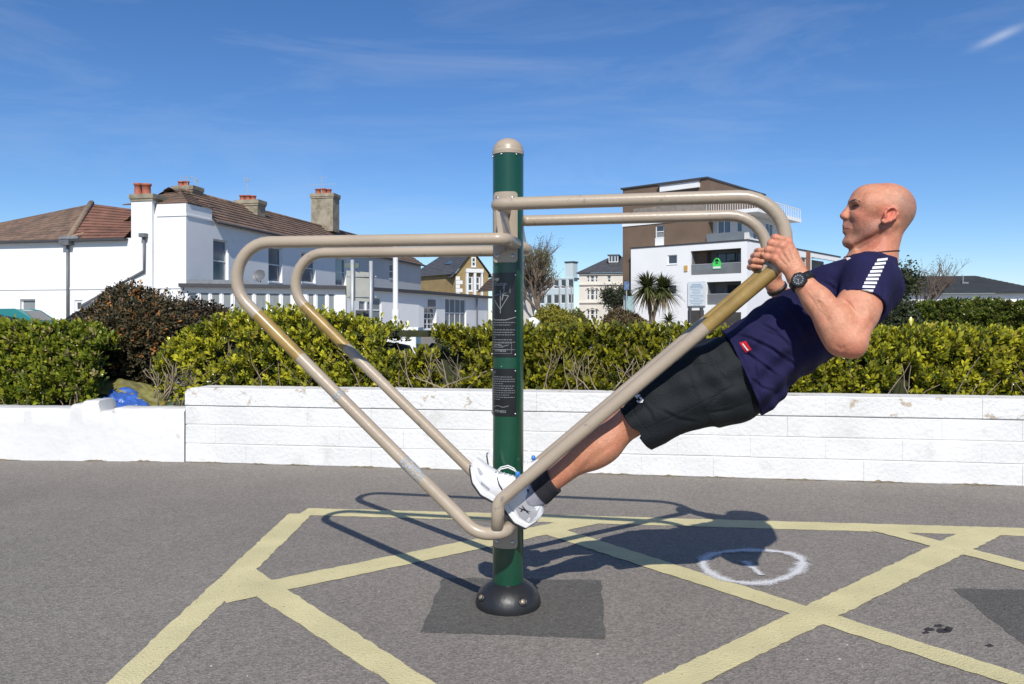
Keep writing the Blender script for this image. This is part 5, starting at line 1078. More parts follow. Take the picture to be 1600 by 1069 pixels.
def chimney(px0, px1, py_top, py_bot, Y, m, pots, dep=.9, cap=True, aer=None, par=ter):
    a, b = W(px0, py_top, Y), W(px1, py_bot, Y); mb = MB(); x0, x1 = a.x, b.x; zt, zb_ = a.z, b.z; y1 = Y + dep; sk = dL.y / dL.x
    def bx(x0, x1, y0, y1, z0, z1): mb.hexa([(x0, y0 + (x0 - a.x) * sk, z0), (x1, y0 + (x1 - a.x) * sk, z0), (x1 + .2 * dep, y1 + (x1 - a.x) * sk, z0), (x0 + .2 * dep, y1 + (x0 - a.x) * sk, z0), (x0, y0 + (x0 - a.x) * sk, z1), (x1, y0 + (x1 - a.x) * sk, z1), (x1 + .2 * dep, y1 + (x1 - a.x) * sk, z1), (x0 + .2 * dep, y1 + (x0 - a.x) * sk, z1)])
    bx(x0, x1, Y, y1, zb_, zt - .22); ch = obj('chimney', mb, m, par); mb = MB(); bx(x0 - .09, x1 + .09, Y - .09, y1 + .09, zt - .22, zt); bx(x0 - .05, x1 + .05, Y - .05, y1 + .05, zt - .34, zt - .221); obj('cap_course', mb, CEM, ch)
    for (px, h_, r_) in pots:
        p = W(px, py_top, Y + dep * .45); mb = MB(); mb.lathe([(r_ * 1.05, 0), (r_ * 1.1, .05), (r_ * .92, .08), (r_ * .85, h_ * .8), (r_ * 1.08, h_ * .84), (r_ * 1.08, h_), (r_ * .75, h_), (r_ * .7, h_ * .7)], (p.x, p.y, zt), 12); obj('chimney_pot', mb, POT, ch, True)
    if aer:
        for (px, py0, py1, bars) in aer:
            p, t_ = W(px, py0, Y + .3), W(px, py1, Y + .3); mb = MB(); mb.tube([p, t_], .022, 5)
            for (dy, hl) in bars: c = t_ + UPZ * dy; mb.tube([c + Vector((-hl, .1, 0)), c + Vector((hl, -.1, .03))], .013, 4)
            for k in range(5): c = t_ + UPZ * bars[0][0] + Vector((bars[0][1] * (k / 2 - 1), 0, 0)); mb.tube([c + UPZ * -.12, c + UPZ * .12], .010, 4)
            obj('aerial', mb, GALV, ch)
    return ch
chimney(205, 241, 304, 531, 37.42, STUCCO, [(216, .62, .20), (229, .60, .22)], 1.0)
chimney(271, 303, 291, 318, 41.5, CEM, [(283, .32, .17), (291, .34, .17)], .9, aer=[(292.5, 312, 276, [(-.05, .35), (-.3, .2)]), (307, 312, 279, [(-.1, .1)])])
chimney(368, 405, 313, 338, 46.5, CEM, [(379, .36, .19), (388, .36, .19), (396, .34, .17)], .9, aer=[(386.5, 322, 279, [(-.05, .2), (-.2, .12)])])
chimney(486, 522, 303, 362, 56.5, CEM, [(497, .44, .22), (506, .46, .24), (514, .42, .2)], 1.1, aer=[(502.5, 330, 276, [(-.6, 1.0), (-.1, .5)])])
# small red chimney stack far left
far = root('distant_chimney', (W(49, 344, 60).x, 60, 0), 'small red brick chimney behind the far left roof', 'chimney'); a = W(43, 345, 60); b = W(56, 372, 60); mb = MB(); mb.box(a.x, b.x, 60, 60.7, 0, a.z - .1); mb.box(a.x - .06, b.x + .06, 59.94, 60.76, a.z - .1, a.z); obj('stack', mb, mat('red_brick', (.36, .13, .08), .9, .25, 5), far)
# satellite dish
dsh = root('satellite_dish', W(405, 441, 37.2), 'grey satellite dish on the flat roof of the sun lounge', 'satellite dish'); c = W(406, 432, 37.2); mb = MB(); mb.tube([W(407, 441.3, 37.2), c + Vector((0, .12, 0))], .03, 6); obj('bracket', mb, PIPE, dsh)
mb = MB(); V = []; nn = Vector((-.25, -1, .35)).normalized(); x = nn.cross(UPZ).normalized(); y = x.cross(nn)
for i in range(5):
    for k in range(20): r_ = .34 * i / 4; V.append(c + (x * math.cos(k * .31416) * 1.0 + y * math.sin(k * .31416) * .92) * r_ + nn * (.10 * (i / 4) ** 2))
mb.add(V, [(i * 20 + k, i * 20 + (k + 1) % 20, (i + 1) * 20 + (k + 1) % 20, (i + 1) * 20 + k) for i in range(4) for k in range(20)]); obj('dish', mb, mat('dish_grey', (.13, .135, .14), .5), dsh, True); mb = MB(); mb.tube([c + nn * .02 - y * .3, c + nn * .42 - y * .12], .012, 5); obj('feed_arm', mb, PIPE, dsh)
# single-storey sun lounge in front of the terrace
q0, q1, q2, q3 = W(288.5, 500, 36.3), W(540, 500, 38.7), W(654, 500, 45.2), W(762, 500, 56.0)
lou = root('sun_lounge', (q0.x, q0.y, 0), 'white single-storey sun lounge with a long row of windows and flat roof', 'building'); f1 = Face(q0, q1 - q0); f1.n = f1.n if f1.n.y < 0 else -f1.n
L1 = (Vector((q1.x, q1.y, 0)) - f1.O).length; ZF = 2.72
cols = [(293.5, 309), (311.5, 327.5), (329, 345), (347, 362.5), (364.5, 380), (382, 396), (398, 417.5), (419.5, 438), (440, 456), (480, 492), (494, 510), (512, 524)]
mb = MB(); rs = [f1.rect(a, b, 455.5, 492) for a, b in cols]; rs = [(r_[0], r_[1], 1.25, 2.36) for r_ in rs]; wall_face(mb, f1, 0, L1, 0, ZF - .16, rs, .1); mb.quad(f1.P(0, 0), f1.P(0, ZF - .16), f1.P(0, ZF - .16, -3), f1.P(0, 0, -3)); obj('wall', mb, STUCCO, lou)
for i, r_ in enumerate(rs): window(lou, f1, r_, 1, 1, .07, -.04, .98 if i not in (0, 10) else 0, PANEB, False)
mb = MB(); mb.hexa([f1.P(-.25, ZF - .16, .3), f1.P(L1 + .2, ZF - .16, .3), f1.P(L1 + 1.5, ZF - .16, -6.5), f1.P(-.25, ZF - .16, -3.2), f1.P(-.25, ZF, .3), f1.P(L1 + .2, ZF, .3), f1.P(L1 + 1.5, ZF, -6.5), f1.P(-.25, ZF, -3.2)]); obj('flat_roof', mb, DARKT, lou)
mb = MB(); mb.slab(f1.O, f1.e, f1.n, 0, 2.9, ZF + .002, ZF + .24, -.9, -.8); obj('lead_upstand', mb, LEADM, lou)
ex = root('white_annex', (q2.x, q2.y, 0), 'white flat-roofed annex with small door and tall window, beside the sign', 'building')
f2 = Face(q1, q2 - q1); f2.n = f2.n if f2.n.y < 0 else -f2.n; f3 = Face(q2, q3 - q2); f3.n = f3.n if f3.n.y < 0 else -f3.n
LA2 = (q2 - q1).length; LA3 = (q3 - q2).length; mb = MB(); r2 = [f2.rect(561, 572, 464, 505), f2.rect(574, 596, 464, 505)]; wall_face(mb, f2, .1, LA2, 0, ZF - .16, r2, .12); r3 = [f3.rect(662.5, 682, 481, 515), f3.rect(695.5, 728.5, 466.5, 512)]; wall_face(mb, f3, 0, LA3, 0, ZF - .16, r3, .25); e3 = f3.P(LA3, 0); mb.quad(e3, f3.P(LA3, ZF - .16), f3.P(LA3, ZF - .16, -4), f3.P(LA3, 0, -4)); obj('wall', mb, STUCCO, ex)
for r_ in r2: window(ex, f2, r_, 1, 2, .08, -.05, .9, PANEB, False)
window(ex, f3, r3[0], 2, 4, .07, -.2, 0, None, False); window(ex, f3, r3[1], 4, 2, .08, -.08, .95, None, False)
mb = MB(); V = [f2.P(.22, 0, .22), f2.P(LA2 + .1, 0, .3), f3.P(LA3 + .3, 0, .3), f3.P(LA3 + .3, 0, -4), f2.P(LA2, 0, -7), f2.P(.22, 0, -6)]; n = len(V); mb.add([p + UPZ * (ZF - .15) for p in V] + [p + UPZ * (ZF + .01) for p in V], [tuple(range(n))[::-1], tuple(range(n, 2 * n))] + [(i, (i + 1) % n, (i + 1) % n + n, i + n) for i in range(n)]); obj('flat_roof', mb, DARKT, ex)
mb = MB(); rr = f3.rect(668.5, 679.5, 468.5, 479.5); mb.slab(f3.O, f3.e, f3.n, *rr, .003, .06); obj('name_board', mb, mat('grey_board', (.22, .21, .20), .7, .3, 9), ex)
mb = MB(); ap = f3.a(743.5); mb.tube([f3.P(ap, ZF - .2, .09), f3.P(ap, 0, .09)], .05, 6); obj('drainpipe', mb, PIPE, ex)
# slate-roofed gold house
Yg = 80; gh = root('gold_brick_house', (W(712, 500, Yg).x, Yg, 0), 'gold brick house with slate roof, gabled bay and white quoins', 'house'); GB = mat('gold_brick', (.30, .215, .095), .9, .14, 1.4, .3, 8)
g0 = W(640, 500, Yg + 7); g1 = W(712, 500, Yg); g2 = W(763, 500, Yg + 1.5); fa1 = Face(g0, g1 - g0); fa1.n = fa1.n if fa1.n.y < 0 else -fa1.n; fb = Face(g1, g2 - g1); fb.n = fb.n if fb.n.y < 0 else -fb.n
zE = W(712, 427, Yg).z; zA = W(741, 393, Yg).z; lb1 = (g1 - g0).length; lb2 = (Vector((g2.x, g2.y, 0)) - fb.O).length; mb = MB(); wall_face(mb, fa1, 0, lb1, 0, zE); am = lb2 * .5
opsg = [fb.rect(730.5, 738.5, 432, 455), fb.rect(742.5, 750, 432, 455), fb.rect(736, 743, 402, 417)]; wall_face(mb, fb, 0, lb2, 0, zE, opsg[:2], .2); mb.poly([fb.P(0, zE), fb.P(lb2, zE), fb.P(am, zA)]); obj('wall', mb, GB, gh)
mb = MB(); rI = fa1.P(0, zA, -4.2); tiled(mb, fa1.P(0, zE - .1, .3), fa1.P(lb1 - .5, zE - .1, .3), fa1.P(lb1 - .5, zA + .3, -4.2), fa1.P(0, zA + .3, -4.2), 14, .03)
tiled(mb, fb.P(-.5, zE - .45, .35), fb.P(-.5, zE - .45, -6), fb.P(am, zA + .15, -6), fb.P(am, zA + .15, .35), 12, .03); tiled(mb, fb.P(lb2 + .4, zE - .35, .35), fb.P(lb2 + .4, zE - .35, -6), fb.P(am, zA + .15, -6), fb.P(am, zA + .15, .35), 12, .03); obj('roof', mb, SLATE, gh)
for (x0, x1, y0, y1) in ((673, 684, 400, 409), (703, 713, 398.5, 407)):
    t = (zE + (zA - zE) * .62); mb = MB(); p0 = fa1.P(fa1.a(x0), 0, 0); a_ = fa1.a(x0); b_ = fa1.a(x1); sl = lambda z: .3 - 4.5 * (z - zE + .1) / (zA + .4 - zE); z0_, z1_ = zE + (zA - zE) * .52, zE + (zA - zE) * .80
    mb.hexa([fa1.P(a_, z0_, sl(z0_)), fa1.P(b_, z0_, sl(z0_)), fa1.P(b_, z1_, sl(z1_)), fa1.P(a_, z1_, sl(z1_)), fa1.P(a_, z0_ + .1, sl(z0_) + .1), fa1.P(b_, z0_ + .1, sl(z0_) + .1), fa1.P(b_, z1_ + .1, sl(z1_) + .1), fa1.P(a_, z1_ + .1, sl(z1_) + .1)]); obj('skylight', mb, PANEB, gh)
for r_ in opsg[:2]: window(gh, fb, r_, 1, 2, .12, -.05, 0, None)
window(gh, fb, opsg[2], 1, 2, .12, .12, 0, None)
mb = MB(); mb.slab(fb.O, fb.e, fb.n, fb.a(727), fb.a(730.4), 0, zE + .1, .002, .35); mb.slab(fb.O, fb.e, fb.n, fb.a(738.6), fb.a(742.4), 0, zE + .1, .002, .35); mb.slab(fb.O, fb.e, fb.n, fb.a(750.2), fb.a(753), 0, zE + .1, .002, .35); mb.slab(fb.O, fb.e, fb.n, fb.a(726.5), fb.a(753.5), zE + .1, zE + .5, .002, .4); obj('bay_surround', mb, UPVC, gh)
for k in range(9): mb = MB(); w_ = .75 if k % 2 else .45; mb.slab(fb.O, fb.e, fb.n, .0, w_, zE - .3 - .42 * (k + 1), zE - .3 - .42 * k - .03, .002, .05); obj('quoin', mb, UPVC, gh)
# little house behind the post
Yh = 62; hs_ = root('pale_cottage', (W(826, 500, Yh).x, Yh, 0), 'pale cottage gable with dark roof edge just right of the post', 'house'); p0, p1 = W(800, 500, Yh), W(835, 500, Yh + 1); fc = Face(p0, p1 - p0); fc.n = fc.n if fc.n.y < 0 else -fc.n; lc = (Vector((p1.x, p1.y, 0)) - fc.O).length; zc_ = W(835, 449, Yh).z; zt = W(815, 431, Yh).z
mb = MB(); wall_face(mb, fc, 0, lc, 0, zc_); mb.poly([fc.P(0, zc_), fc.P(lc, zc_), fc.P(lc * .5, zt)]); mb.quad(fc.P(lc, 0), fc.P(lc, zc_), fc.P(lc, zc_, -6), fc.P(lc, 0, -6)); obj('wall', mb, mat('pale_render', (.56, .53, .48), .85, .06, .6), hs_)
mb = MB(); tiled(mb, fc.P(lc + .25, zc_ - .2, .3), fc.P(lc + .25, zc_ - .2, -6), fc.P(lc * .5, zt + .1, -6), fc.P(lc * .5, zt + .1, .3), 8, .04); tiled(mb, fc.P(-.25, zc_ - .2, .3), fc.P(-.25, zc_ - .2, -6), fc.P(lc * .5, zt + .1, -6), fc.P(lc * .5, zt + .1, .3), 8, .04); obj('roof', mb, mat('dark_brown_roof', (.09, .062, .05), .9, .2, 2), hs_)
# pale turquoise block far off
Yt = 120; tb = root('turquoise_block', (W(870, 500, Yt).x, Yt, 0), 'pale turquoise block of flats far behind the bare tree', 'building'); p0, p1 = W(838, 500, Yt), W(897, 500, Yt - 4); ft = Face(p0, p1 - p0); ft.n = ft.n if ft.n.y < 0 else -ft.n; lt = (Vector((p1.x, p1.y, 0)) - ft.O).length; zt1 = W(880, 436, Yt).z; mb = MB(); AQ = mat('turquoise_render', (.50, .58, .59), .7, .08, .4)
rs = [(lt * (.08 + .19 * i), lt * (.08 + .19 * i) + 1.0, 1.2 + 2.3 * j, 2.6 + 2.3 * j) for i in range(5) for j in range(3)]; wall_face(mb, ft, 0, lt, 0, zt1, rs, .15); mb.quad(ft.P(0, zt1), ft.P(lt, zt1), ft.P(lt, zt1, -6), ft.P(0, zt1, -6)); mb.slab(ft.O, ft.e, ft.n, lt - 1.7, lt - .3, zt1 - .5, W(890, 413, Yt).z, -1.5, -.2); obj('wall', mb, AQ, tb)
for r_ in rs: window(tb, ft, r_, 1, 1, .1, -.08, 0, None, False)
mb = MB(); mb.slab(ft.O, ft.e, ft.n, lt - 1.8, lt - .2, W(890, 413, Yt).z, W(890, 411, Yt).z, -1.6, -.1); obj('chimney_cap', mb, DARKT, tb)
# white villa
Yv = 100; vi = root('white_villa', (W(905, 500, Yv).x, Yv, 0), 'cream Victorian villa with slate roof and arched windows left of the flats', 'house'); p0, p1 = W(905, 500, Yv), W(985, 500, Yv - 1.5); fv = Face(p0, p1 - p0); fv.n = fv.n if fv.n.y < 0 else -fv.n; lv_ = (Vector((p1.x, p1.y, 0)) - fv.O).length; zv = W(910, 427, Yv).z; CRM = mat('cream_stucco', (.66, .62, .55), .85, .07, .6)
rs = [fv.rect(x0, x1, y0, y1) for (y0, y1) in ((431, 441), (452, 469), (484, 499)) for (x0, x1) in ((917, 921), (922.5, 928.5), (930, 934), (949, 954.5))]
mb = MB(); wall_face(mb, fv, 0, lv_, 0, zv, rs, .25); mb.quad(fv.P(0, 0), fv.P(0, zv), fv.P(0, zv, -8), fv.P(0, 0, -8)); obj('wall', mb, CRM, vi)
for r_ in rs: window(vi, fv, r_, 1, 2, .08, -.12, 0, None, False)
mb = MB(); 
for z_ in (W(910, 446, Yv).z, W(910, 474, Yv).z, zv - .25): mb.slab(fv.O, fv.e, fv.n, 0, lv_, z_, z_ + .2, .002, .18)
obj('string_course', mb, CRM, vi)
for r_ in rs[4:]:
    mb = MB(); c = (r_[0] + r_[1]) / 2; w_ = (r_[1] - r_[0]) / 2 + .12; arc = [fv.P(c + w_ * math.cos(t), r_[3] - .1 + w_ * math.sin(t), .05) for t in np.linspace(0, math.pi, 9)]; mb.tube(arc, .09, 5); obj('window_arch', mb, CRM, vi)
zr = W(950, 398, Yv).z; mb = MB(); tiled(mb, fv.P(-.4, zv, .4), fv.P(lv_, zv, .4), fv.P(lv_, zr, -4.5), fv.P(3.6, zr, -4.5), 16, .03); tiled(mb, fv.P(-.4, zv, .4), fv.P(-.4, zv, -9), fv.P(3.6, zr, -4.6), fv.P(3.6, zr, -4.5), 16, .03); obj('roof', mb, SLATE, vi)
fd = Face(fv.P(0, 0, -1.6), fv.e); fd.n = fv.n; rd = fd.rect(951, 966, 399.5, 410); mb = MB(); mb.slab(fd.O, fd.e, fd.n, rd[0], rd[1], rd[2] - .4, rd[3], -3, -.06); mb.slab(fd.O, fd.e, fd.n, rd[0] - .15, rd[1] + .15, rd[3], rd[3] + .15, -3, .1); do = obj('dormer', mb, SLATE, vi); mb = MB(); window(vi, fd, rd, 3, 1, .1, .0, 0, None, False)
# modern flats --------------------------------------------------------------
O2 = Vector((367.5 * 72 / 1200, 72, 0)); e1 = Vector((-.753, .658, 0)); e2 = Vector((.658, .753, 0)); fl_ = root('modern_flats', O2, 'modern white and brown block of flats with recessed glass balconies', 'building')
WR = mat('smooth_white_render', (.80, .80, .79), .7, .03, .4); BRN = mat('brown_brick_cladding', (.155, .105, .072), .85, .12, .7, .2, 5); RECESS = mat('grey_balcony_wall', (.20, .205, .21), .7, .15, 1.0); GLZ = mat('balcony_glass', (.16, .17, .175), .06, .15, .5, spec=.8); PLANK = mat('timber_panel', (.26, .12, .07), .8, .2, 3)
A_ = Face(O2, -e1); A_.n = A_.n if A_.n.y < 0 else -A_.n; B_ = Face(O2, e2); B_.n = B_.n if B_.n.x > 0 else -B_.n
ZB = 8.44; bal = [A_.rect(1079, 1158, 390, 428.5), A_.rect(1104, 1158, 440, 476)]; bal = [(a, min(b, -.35), c, d) for a, b, c, d in bal]; smw = [A_.rect(1043, 1058, 398.5, 413), A_.rect(1043, 1057, 446, 460)]; dr_ = [A_.rect(1075, 1100, 485, 512), A_.rect(1120, 1158, 488, 512)]
mb = MB(); wall_face(mb, A_, -12.75, 0, 0, ZB, bal + smw, .3); wb = [B_.rect(1252, 1260, 402, 418), B_.rect(1200, 1215, 440, 456), B_.rect(1268, 1306, 405, 438)]; wall_face(mb, B_, 0, 26, 0, ZB, wb, .3); mb.quad(A_.P(-12.75, ZB - .02), A_.P(0, ZB - .02), A_.P(0, ZB - .02, -25), A_.P(-12.75, ZB - .02, -25)); obj('white_wall', mb, WR, fl_)
mb = MB(); mb.slab(A_.O, A_.e, A_.n, -12.8, .1, ZB, ZB + .14, -.2, .06); mb.slab(B_.O, B_.e, B_.n, .3, 26, ZB, ZB + .14, -.3, .06); obj('parapet_trim', mb, DARKT, fl_)
for (a0, a1_, z0, z1) in bal:
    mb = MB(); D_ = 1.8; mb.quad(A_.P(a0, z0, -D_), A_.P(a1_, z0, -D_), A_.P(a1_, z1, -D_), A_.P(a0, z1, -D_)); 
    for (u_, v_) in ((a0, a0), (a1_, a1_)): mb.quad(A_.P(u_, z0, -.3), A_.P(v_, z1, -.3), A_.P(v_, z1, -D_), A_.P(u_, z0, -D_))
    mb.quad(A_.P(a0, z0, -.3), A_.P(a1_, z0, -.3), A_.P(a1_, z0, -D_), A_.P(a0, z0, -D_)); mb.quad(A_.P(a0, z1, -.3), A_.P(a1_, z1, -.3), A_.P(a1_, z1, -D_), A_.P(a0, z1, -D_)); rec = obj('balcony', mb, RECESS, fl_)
    mb = MB(); mb.slab(A_.O, A_.e, A_.n, a0 + .02, a1_ - .02, z0 + .02, z0 + 1.0, -.16, -.12); obj('balcony_glass', mb, GLZ, rec); mb = MB(); mb.slab(A_.O, A_.e, A_.n, a0 + .02, a1_ - .02, z0 + 1.0, z0 + 1.06, -.18, -.10); obj('handrail', mb, GALV, rec)
    L_ = a1_ - a0
    for i, (t0, t1) in enumerate(((.38, .74), (.78, .97))):
        mb = MB(); fr = Face(A_.P(0, 0, -D_ + .12), A_.e); fr.n = A_.n; window(fl_, fr, (a0 + L_ * t0, a0 + L_ * t1, z0 + .1, z1 - .25), 2, 1, .08, 0, 0, None, False, DARKT)
for r_ in smw: window(fl_, A_, r_, 1, 1, .1, -.1, 0, None, True)
for r_ in wb[:2]: window(fl_, B_, r_, 1, 2, .1, -.1, 0, None, False)
mb = MB(); r_ = wb[2]; mb.slab(B_.O, B_.e, B_.n, r_[0], r_[1], r_[2], r_[2] + 1.0, -.2, -.1); obj('balcony_glass', mb, GLZ, fl_); mb = MB(); mb.quad(B_.P(r_[0], r_[2], -1.4), B_.P(r_[1], r_[2], -1.4), B_.P(r_[1], r_[3], -1.4), B_.P(r_[0], r_[3], -1.4)); obj('balcony', mb, RECESS, fl_)
mb = MB(); a_ = B_.a(1262); mb.slab(B_.O, B_.e, B_.n, a_ - .5, a_ + .5, 0, ZB + .02, .003, .12); obj('timber_panel', mb, PLANK, fl_)
for r_ in dr_:
    mb = MB(); mb.slab(A_.O, A_.e, A_.n, r_[0], r_[1], 0, r_[3], .004, .05); obj('door', mb, mat('dark_entrance', (.06, .055, .05), .4, .2, 2), fl_)
sg_ = A_.rect(1076, 1103.5, 440, 478); mb = MB(); mb.slab(A_.O, A_.e, A_.n, *sg_, .10, .18); bd = obj('notice_board', mb, mat('white_board', (.62, .66, .68), .5, .04, 2), fl_); mb = MB()
for k in range(14):
    z_ = sg_[3] - .25 - k * .155; ln = random.uniform(.4, .9); hh = .10 if k < 2 else .055; x0_ = sg_[0] + .12; wd_ = (sg_[1] - sg_[0] - .24); mb.slab(A_.O, A_.e, A_.n, x0_ + wd_ * (1 - ln) / 2, x0_ + wd_ * (1 + ln) / 2, z_ - hh, z_, .183, .19)
tag(obj('print', mb, mat('pale_blue_print', (.30, .42, .52), .6), bd), kind='stuff')
# green estate-agent style board on the upper balcony
gb = A_.rect(1113, 1126, 409, 420); mb = MB(); mb.slab(A_.O, A_.e, A_.n, gb[0], gb[1], gb[2], gb[3], -.10, -.06); mb2 = MB(); c = (gb[0] + gb[1]) / 2; mb2.tube([A_.P(c + .28 * math.cos(t), gb[3] + .30 * math.sin(t), -.08) for t in np.linspace(0, math.pi, 9)], .07, 5); gs = root('agent_board', A_.P(c, gb[2], -.08), 'bright green board with white base hanging on the upper balcony', 'sign'); obj('panel', mb, mat('bright_green', (.06, .62, .10), .5), gs); obj('handle_shape', mb2, mat('bright_green', (.06, .62, .10), .5), gs)
mb = MB(); mb.slab(A_.O, A_.e, A_.n, gb[0] + .05, gb[1] - .05, gb[2] + .03, gb[2] + .22, -.055, -.05); obj('white_strip', mb, WPR, gs); mb = MB(); mb.slab(A_.O, A_.e, A_.n, c - .12, c + .12, gb[3] - .2, gb[3] - .05, -.055, -.05); obj('dark_mark', mb, DARKT, gs)
mb = MB(); ab = A_.rect(1069.5, 1074.5, 415, 424); mb.slab(A_.O, A_.e, A_.n, *ab, .002, .1); obj('alarm_box', mb, mat('yellow_box', (.55, .34, .10), .5), fl_)
# tower
zt0 = lambda px, py, a: HC - (py - HOR) * a / F
T_ = Face(O2 + e2 * 1.0, -e1); T_.n = A_.n; tl, trt = T_.a(973), T_.a(1105); ZT = T_.z(975, 296); mb = MB(); wn_ = [T_.rect(1024, 1037.5, 352, 372), T_.rect(1035, 1047, 319, 329)]
wall_face(mb, T_, tl, trt, 0, ZT, wn_, .2); mb.quad(T_.P(tl, 0), T_.P(tl, ZT), T_.P(tl, ZT, -14), T_.P(tl, 0, -14)); mb.quad(T_.P(tl, ZT), T_.P(trt, ZT), T_.P(trt, ZT, -14), T_.P(tl, ZT, -14)); mb.quad(T_.P(trt, 0), T_.P(trt, ZT), T_.P(trt, ZT, -14), T_.P(trt, 0, -14)); obj('brown_wall', mb, BRN, fl_)
for r_ in wn_: window(fl_, T_, r_, 1, 2 if r_ is wn_[0] else 1, .1, -.1, .4, None, True)
zb0, zb1 = T_.z(990, 353), T_.z(990, 344); mb = MB(); mb.slab(T_.O, T_.e, T_.n, tl - .03, trt, zb0, zb1, .003, .08); r_ = wn_[0]; mb.slab(T_.O, T_.e, T_.n, r_[0], r_[1], ZB, r_[2] - .08, .003, .06); obj('white_band', mb, WR, fl_)
zg0, zg1 = T_.z(1070, 344), T_.z(1070, 318); mb = MB(); mb.slab(T_.O, T_.e, T_.n, T_.a(990), trt, zg0 + .5, zg1, .003, .06); obj('grey_stone_panel', mb, mat('grey_stone_cladding', (.23, .20, .175), .85, .2, 2.5), fl_)
mb = MB(); mb.slab(T_.O, T_.e, T_.n, tl - .2, trt + .1, ZT + .002, ZT + .16, -14, .15); obj('roof_trim', mb, DARKT, fl_)
pa0 = T_.a(1033); pz0 = ZT + .17; pz1 = T_.z(1092, 283); pr_ = T_.a(1094); mb = MB(); mb.slab(T_.O, T_.e, T_.n, pa0, pr_, ZT - .8, pz1, -6.5, .3); pent = obj('penthouse', mb, WR, fl_); mb = MB(); mb.slab(T_.O, T_.e, T_.n, pa0 - .15, pr_ + .15, pz1, pz1 + .14, -6.7, .45); obj('roof_trim', mb, DARKT, pent)
# stepped balconies on the right of the tower
Rr = Face(O2 + e2 * 1.4 + e1 * (-trt), e2); Rr.n = B_.n
for k, (zf0, zf1, ln) in enumerate(((ZB + .02, ZB + 2.75, 9.5),)):
    fy = Face(O2 + e2 * 2.2, -e1); fy.n = A_.n; a0, a1_ = trt + .003, -.8 + (-1.6 * k); mb = MB(); wins = [(a0 + .5, a0 + 1.9, zf0 + .2, zf1 - .3), (a0 + 2.5, a0 + 3.1, zf0 + .2, zf1 - .3)]; wall_face(mb, fy, a0, a1_, zf0, zf1, wins, .1); fr = Face(fy.P(a1_, 0), e2); fr.n = B_.n; wr2 = [(1.0 + 3 * i, 2.8 + 3 * i, zf0 + .4, zf1 - .4) for i in range(2)]; wall_face(mb, fr, 0, ln, zf0, zf1, wr2, .1); sto = obj('balcony_wall', mb, mat('pale_balcony_wall', (.60, .60, .59), .7), fl_)
    for w_ in wins: window(fl_, fy, w_, 2 if w_ is wins[0] else 1, 1, .08, -.05, 0, PANEB, False)
    for w_ in wr2: window(fl_, fr, w_, 2, 1, .1, -.05, 0, None, False)
    mb = MB(); mb.hexa([fy.P(a0, zf1, 1.4), fy.P(a1_ + 1.5, zf1, 1.4), fr.P(ln, zf1, 1.5), fy.P(a0, zf1, -8), fy.P(a0, zf1 + .35, 1.4), fy.P(a1_ + 1.5, zf1 + .35, 1.4), fr.P(ln, zf1 + .35, 1.5), fy.P(a0, zf1 + .35, -8)]); obj('floor_slab', mb, WR, fl_)
    zr_ = zf1 + .35 if k == 0 else None
    if k == 0:
        for i in range(22):
            mb = MB(); c = fy.P(a0 + (a1_ + 1.4 - a0) * i / 21, 0, 1.3); mb.box(c.x - .018, c.x + .018, c.y - .018, c.y + .018, zr_, zr_ + .95); obj('baluster', mb, UPVC, fl_)
        mb = MB(); mb.slab(fy.O, fy.e, fy.n, a0, a1_ + 1.45, zr_ + .95, zr_ + 1.03, 1.25, 1.35); mb.slab(fr.O, fr.e, fr.n, -1.3, ln, zr_ + .95, zr_ + 1.03, 1.35, 1.43); obj('balcony_rail', mb, UPVC, fl_)
        for i in range(24): mb = MB(); c = fr.P(-1.3 + (ln + 1.3) * i / 23, 0, 1.39); mb.box(c.x - .018, c.x + .018, c.y - .018, c.y + .018, zr_, zr_ + .95); obj('baluster', mb, UPVC, fl_)
    else:
        mb = MB(); mb.slab(fy.O, fy.e, fy.n, a0, a1_, zf0 - .6, zf0 - .001, -.01, .004); obj('timber_panel', mb, BRN, fl_)
mb = MB(); fy = Face(O2 + e2 * 2.2, -e1); fy.n = A_.n; mb.slab(fy.O, fy.e, fy.n, trt + .1, -.6, ZB + .15, ZB + 1.0, 1.5, 1.53); obj('balcony_glass', mb, GLZ, fl_)
# glass bus-shelter like panel and banner beside the flats
mb = MB(); p = W(983, 500, 70); gp = root('glass_panel', (p.x, 70, 0), 'pale blue-green glass screen left of the palm', 'screen'); a = W(975, 463, 70); b = W(991, 500, 70); mb.box(a.x, b.x, 69.95, 70.0, 0, a.z); obj('glass', mb, mat('aqua_glass', (.30, .42, .42), .2, .1, 1), gp)
for x in (a.x, b.x): mb = MB(); mb.box(x - .05, x + .05, 69.9, 70.05, 0, a.z + .1); obj('frame_post', mb, GALV, gp)
bn = root('blue_sign', (W(978, 500, 69).x, 69, 0), 'small blue and white sign on a thin pole beside the glass screen', 'sign'); a = W(975, 440, 69); b = W(983, 453, 69); mb = MB(); mb.box(a.x, b.x, 68.95, 69, b.z, a.z); obj('panel', mb, mat('blue_sign_face', (.10, .16, .30), .5, .5, 3), bn); mb = MB(); mb.tube([(W(979, 440, 69.05).x, 69.06, 0), (W(979, 440, 69.05).x, 69.06, a.z)], .05, 6); obj('pole', mb, GALV, bn)
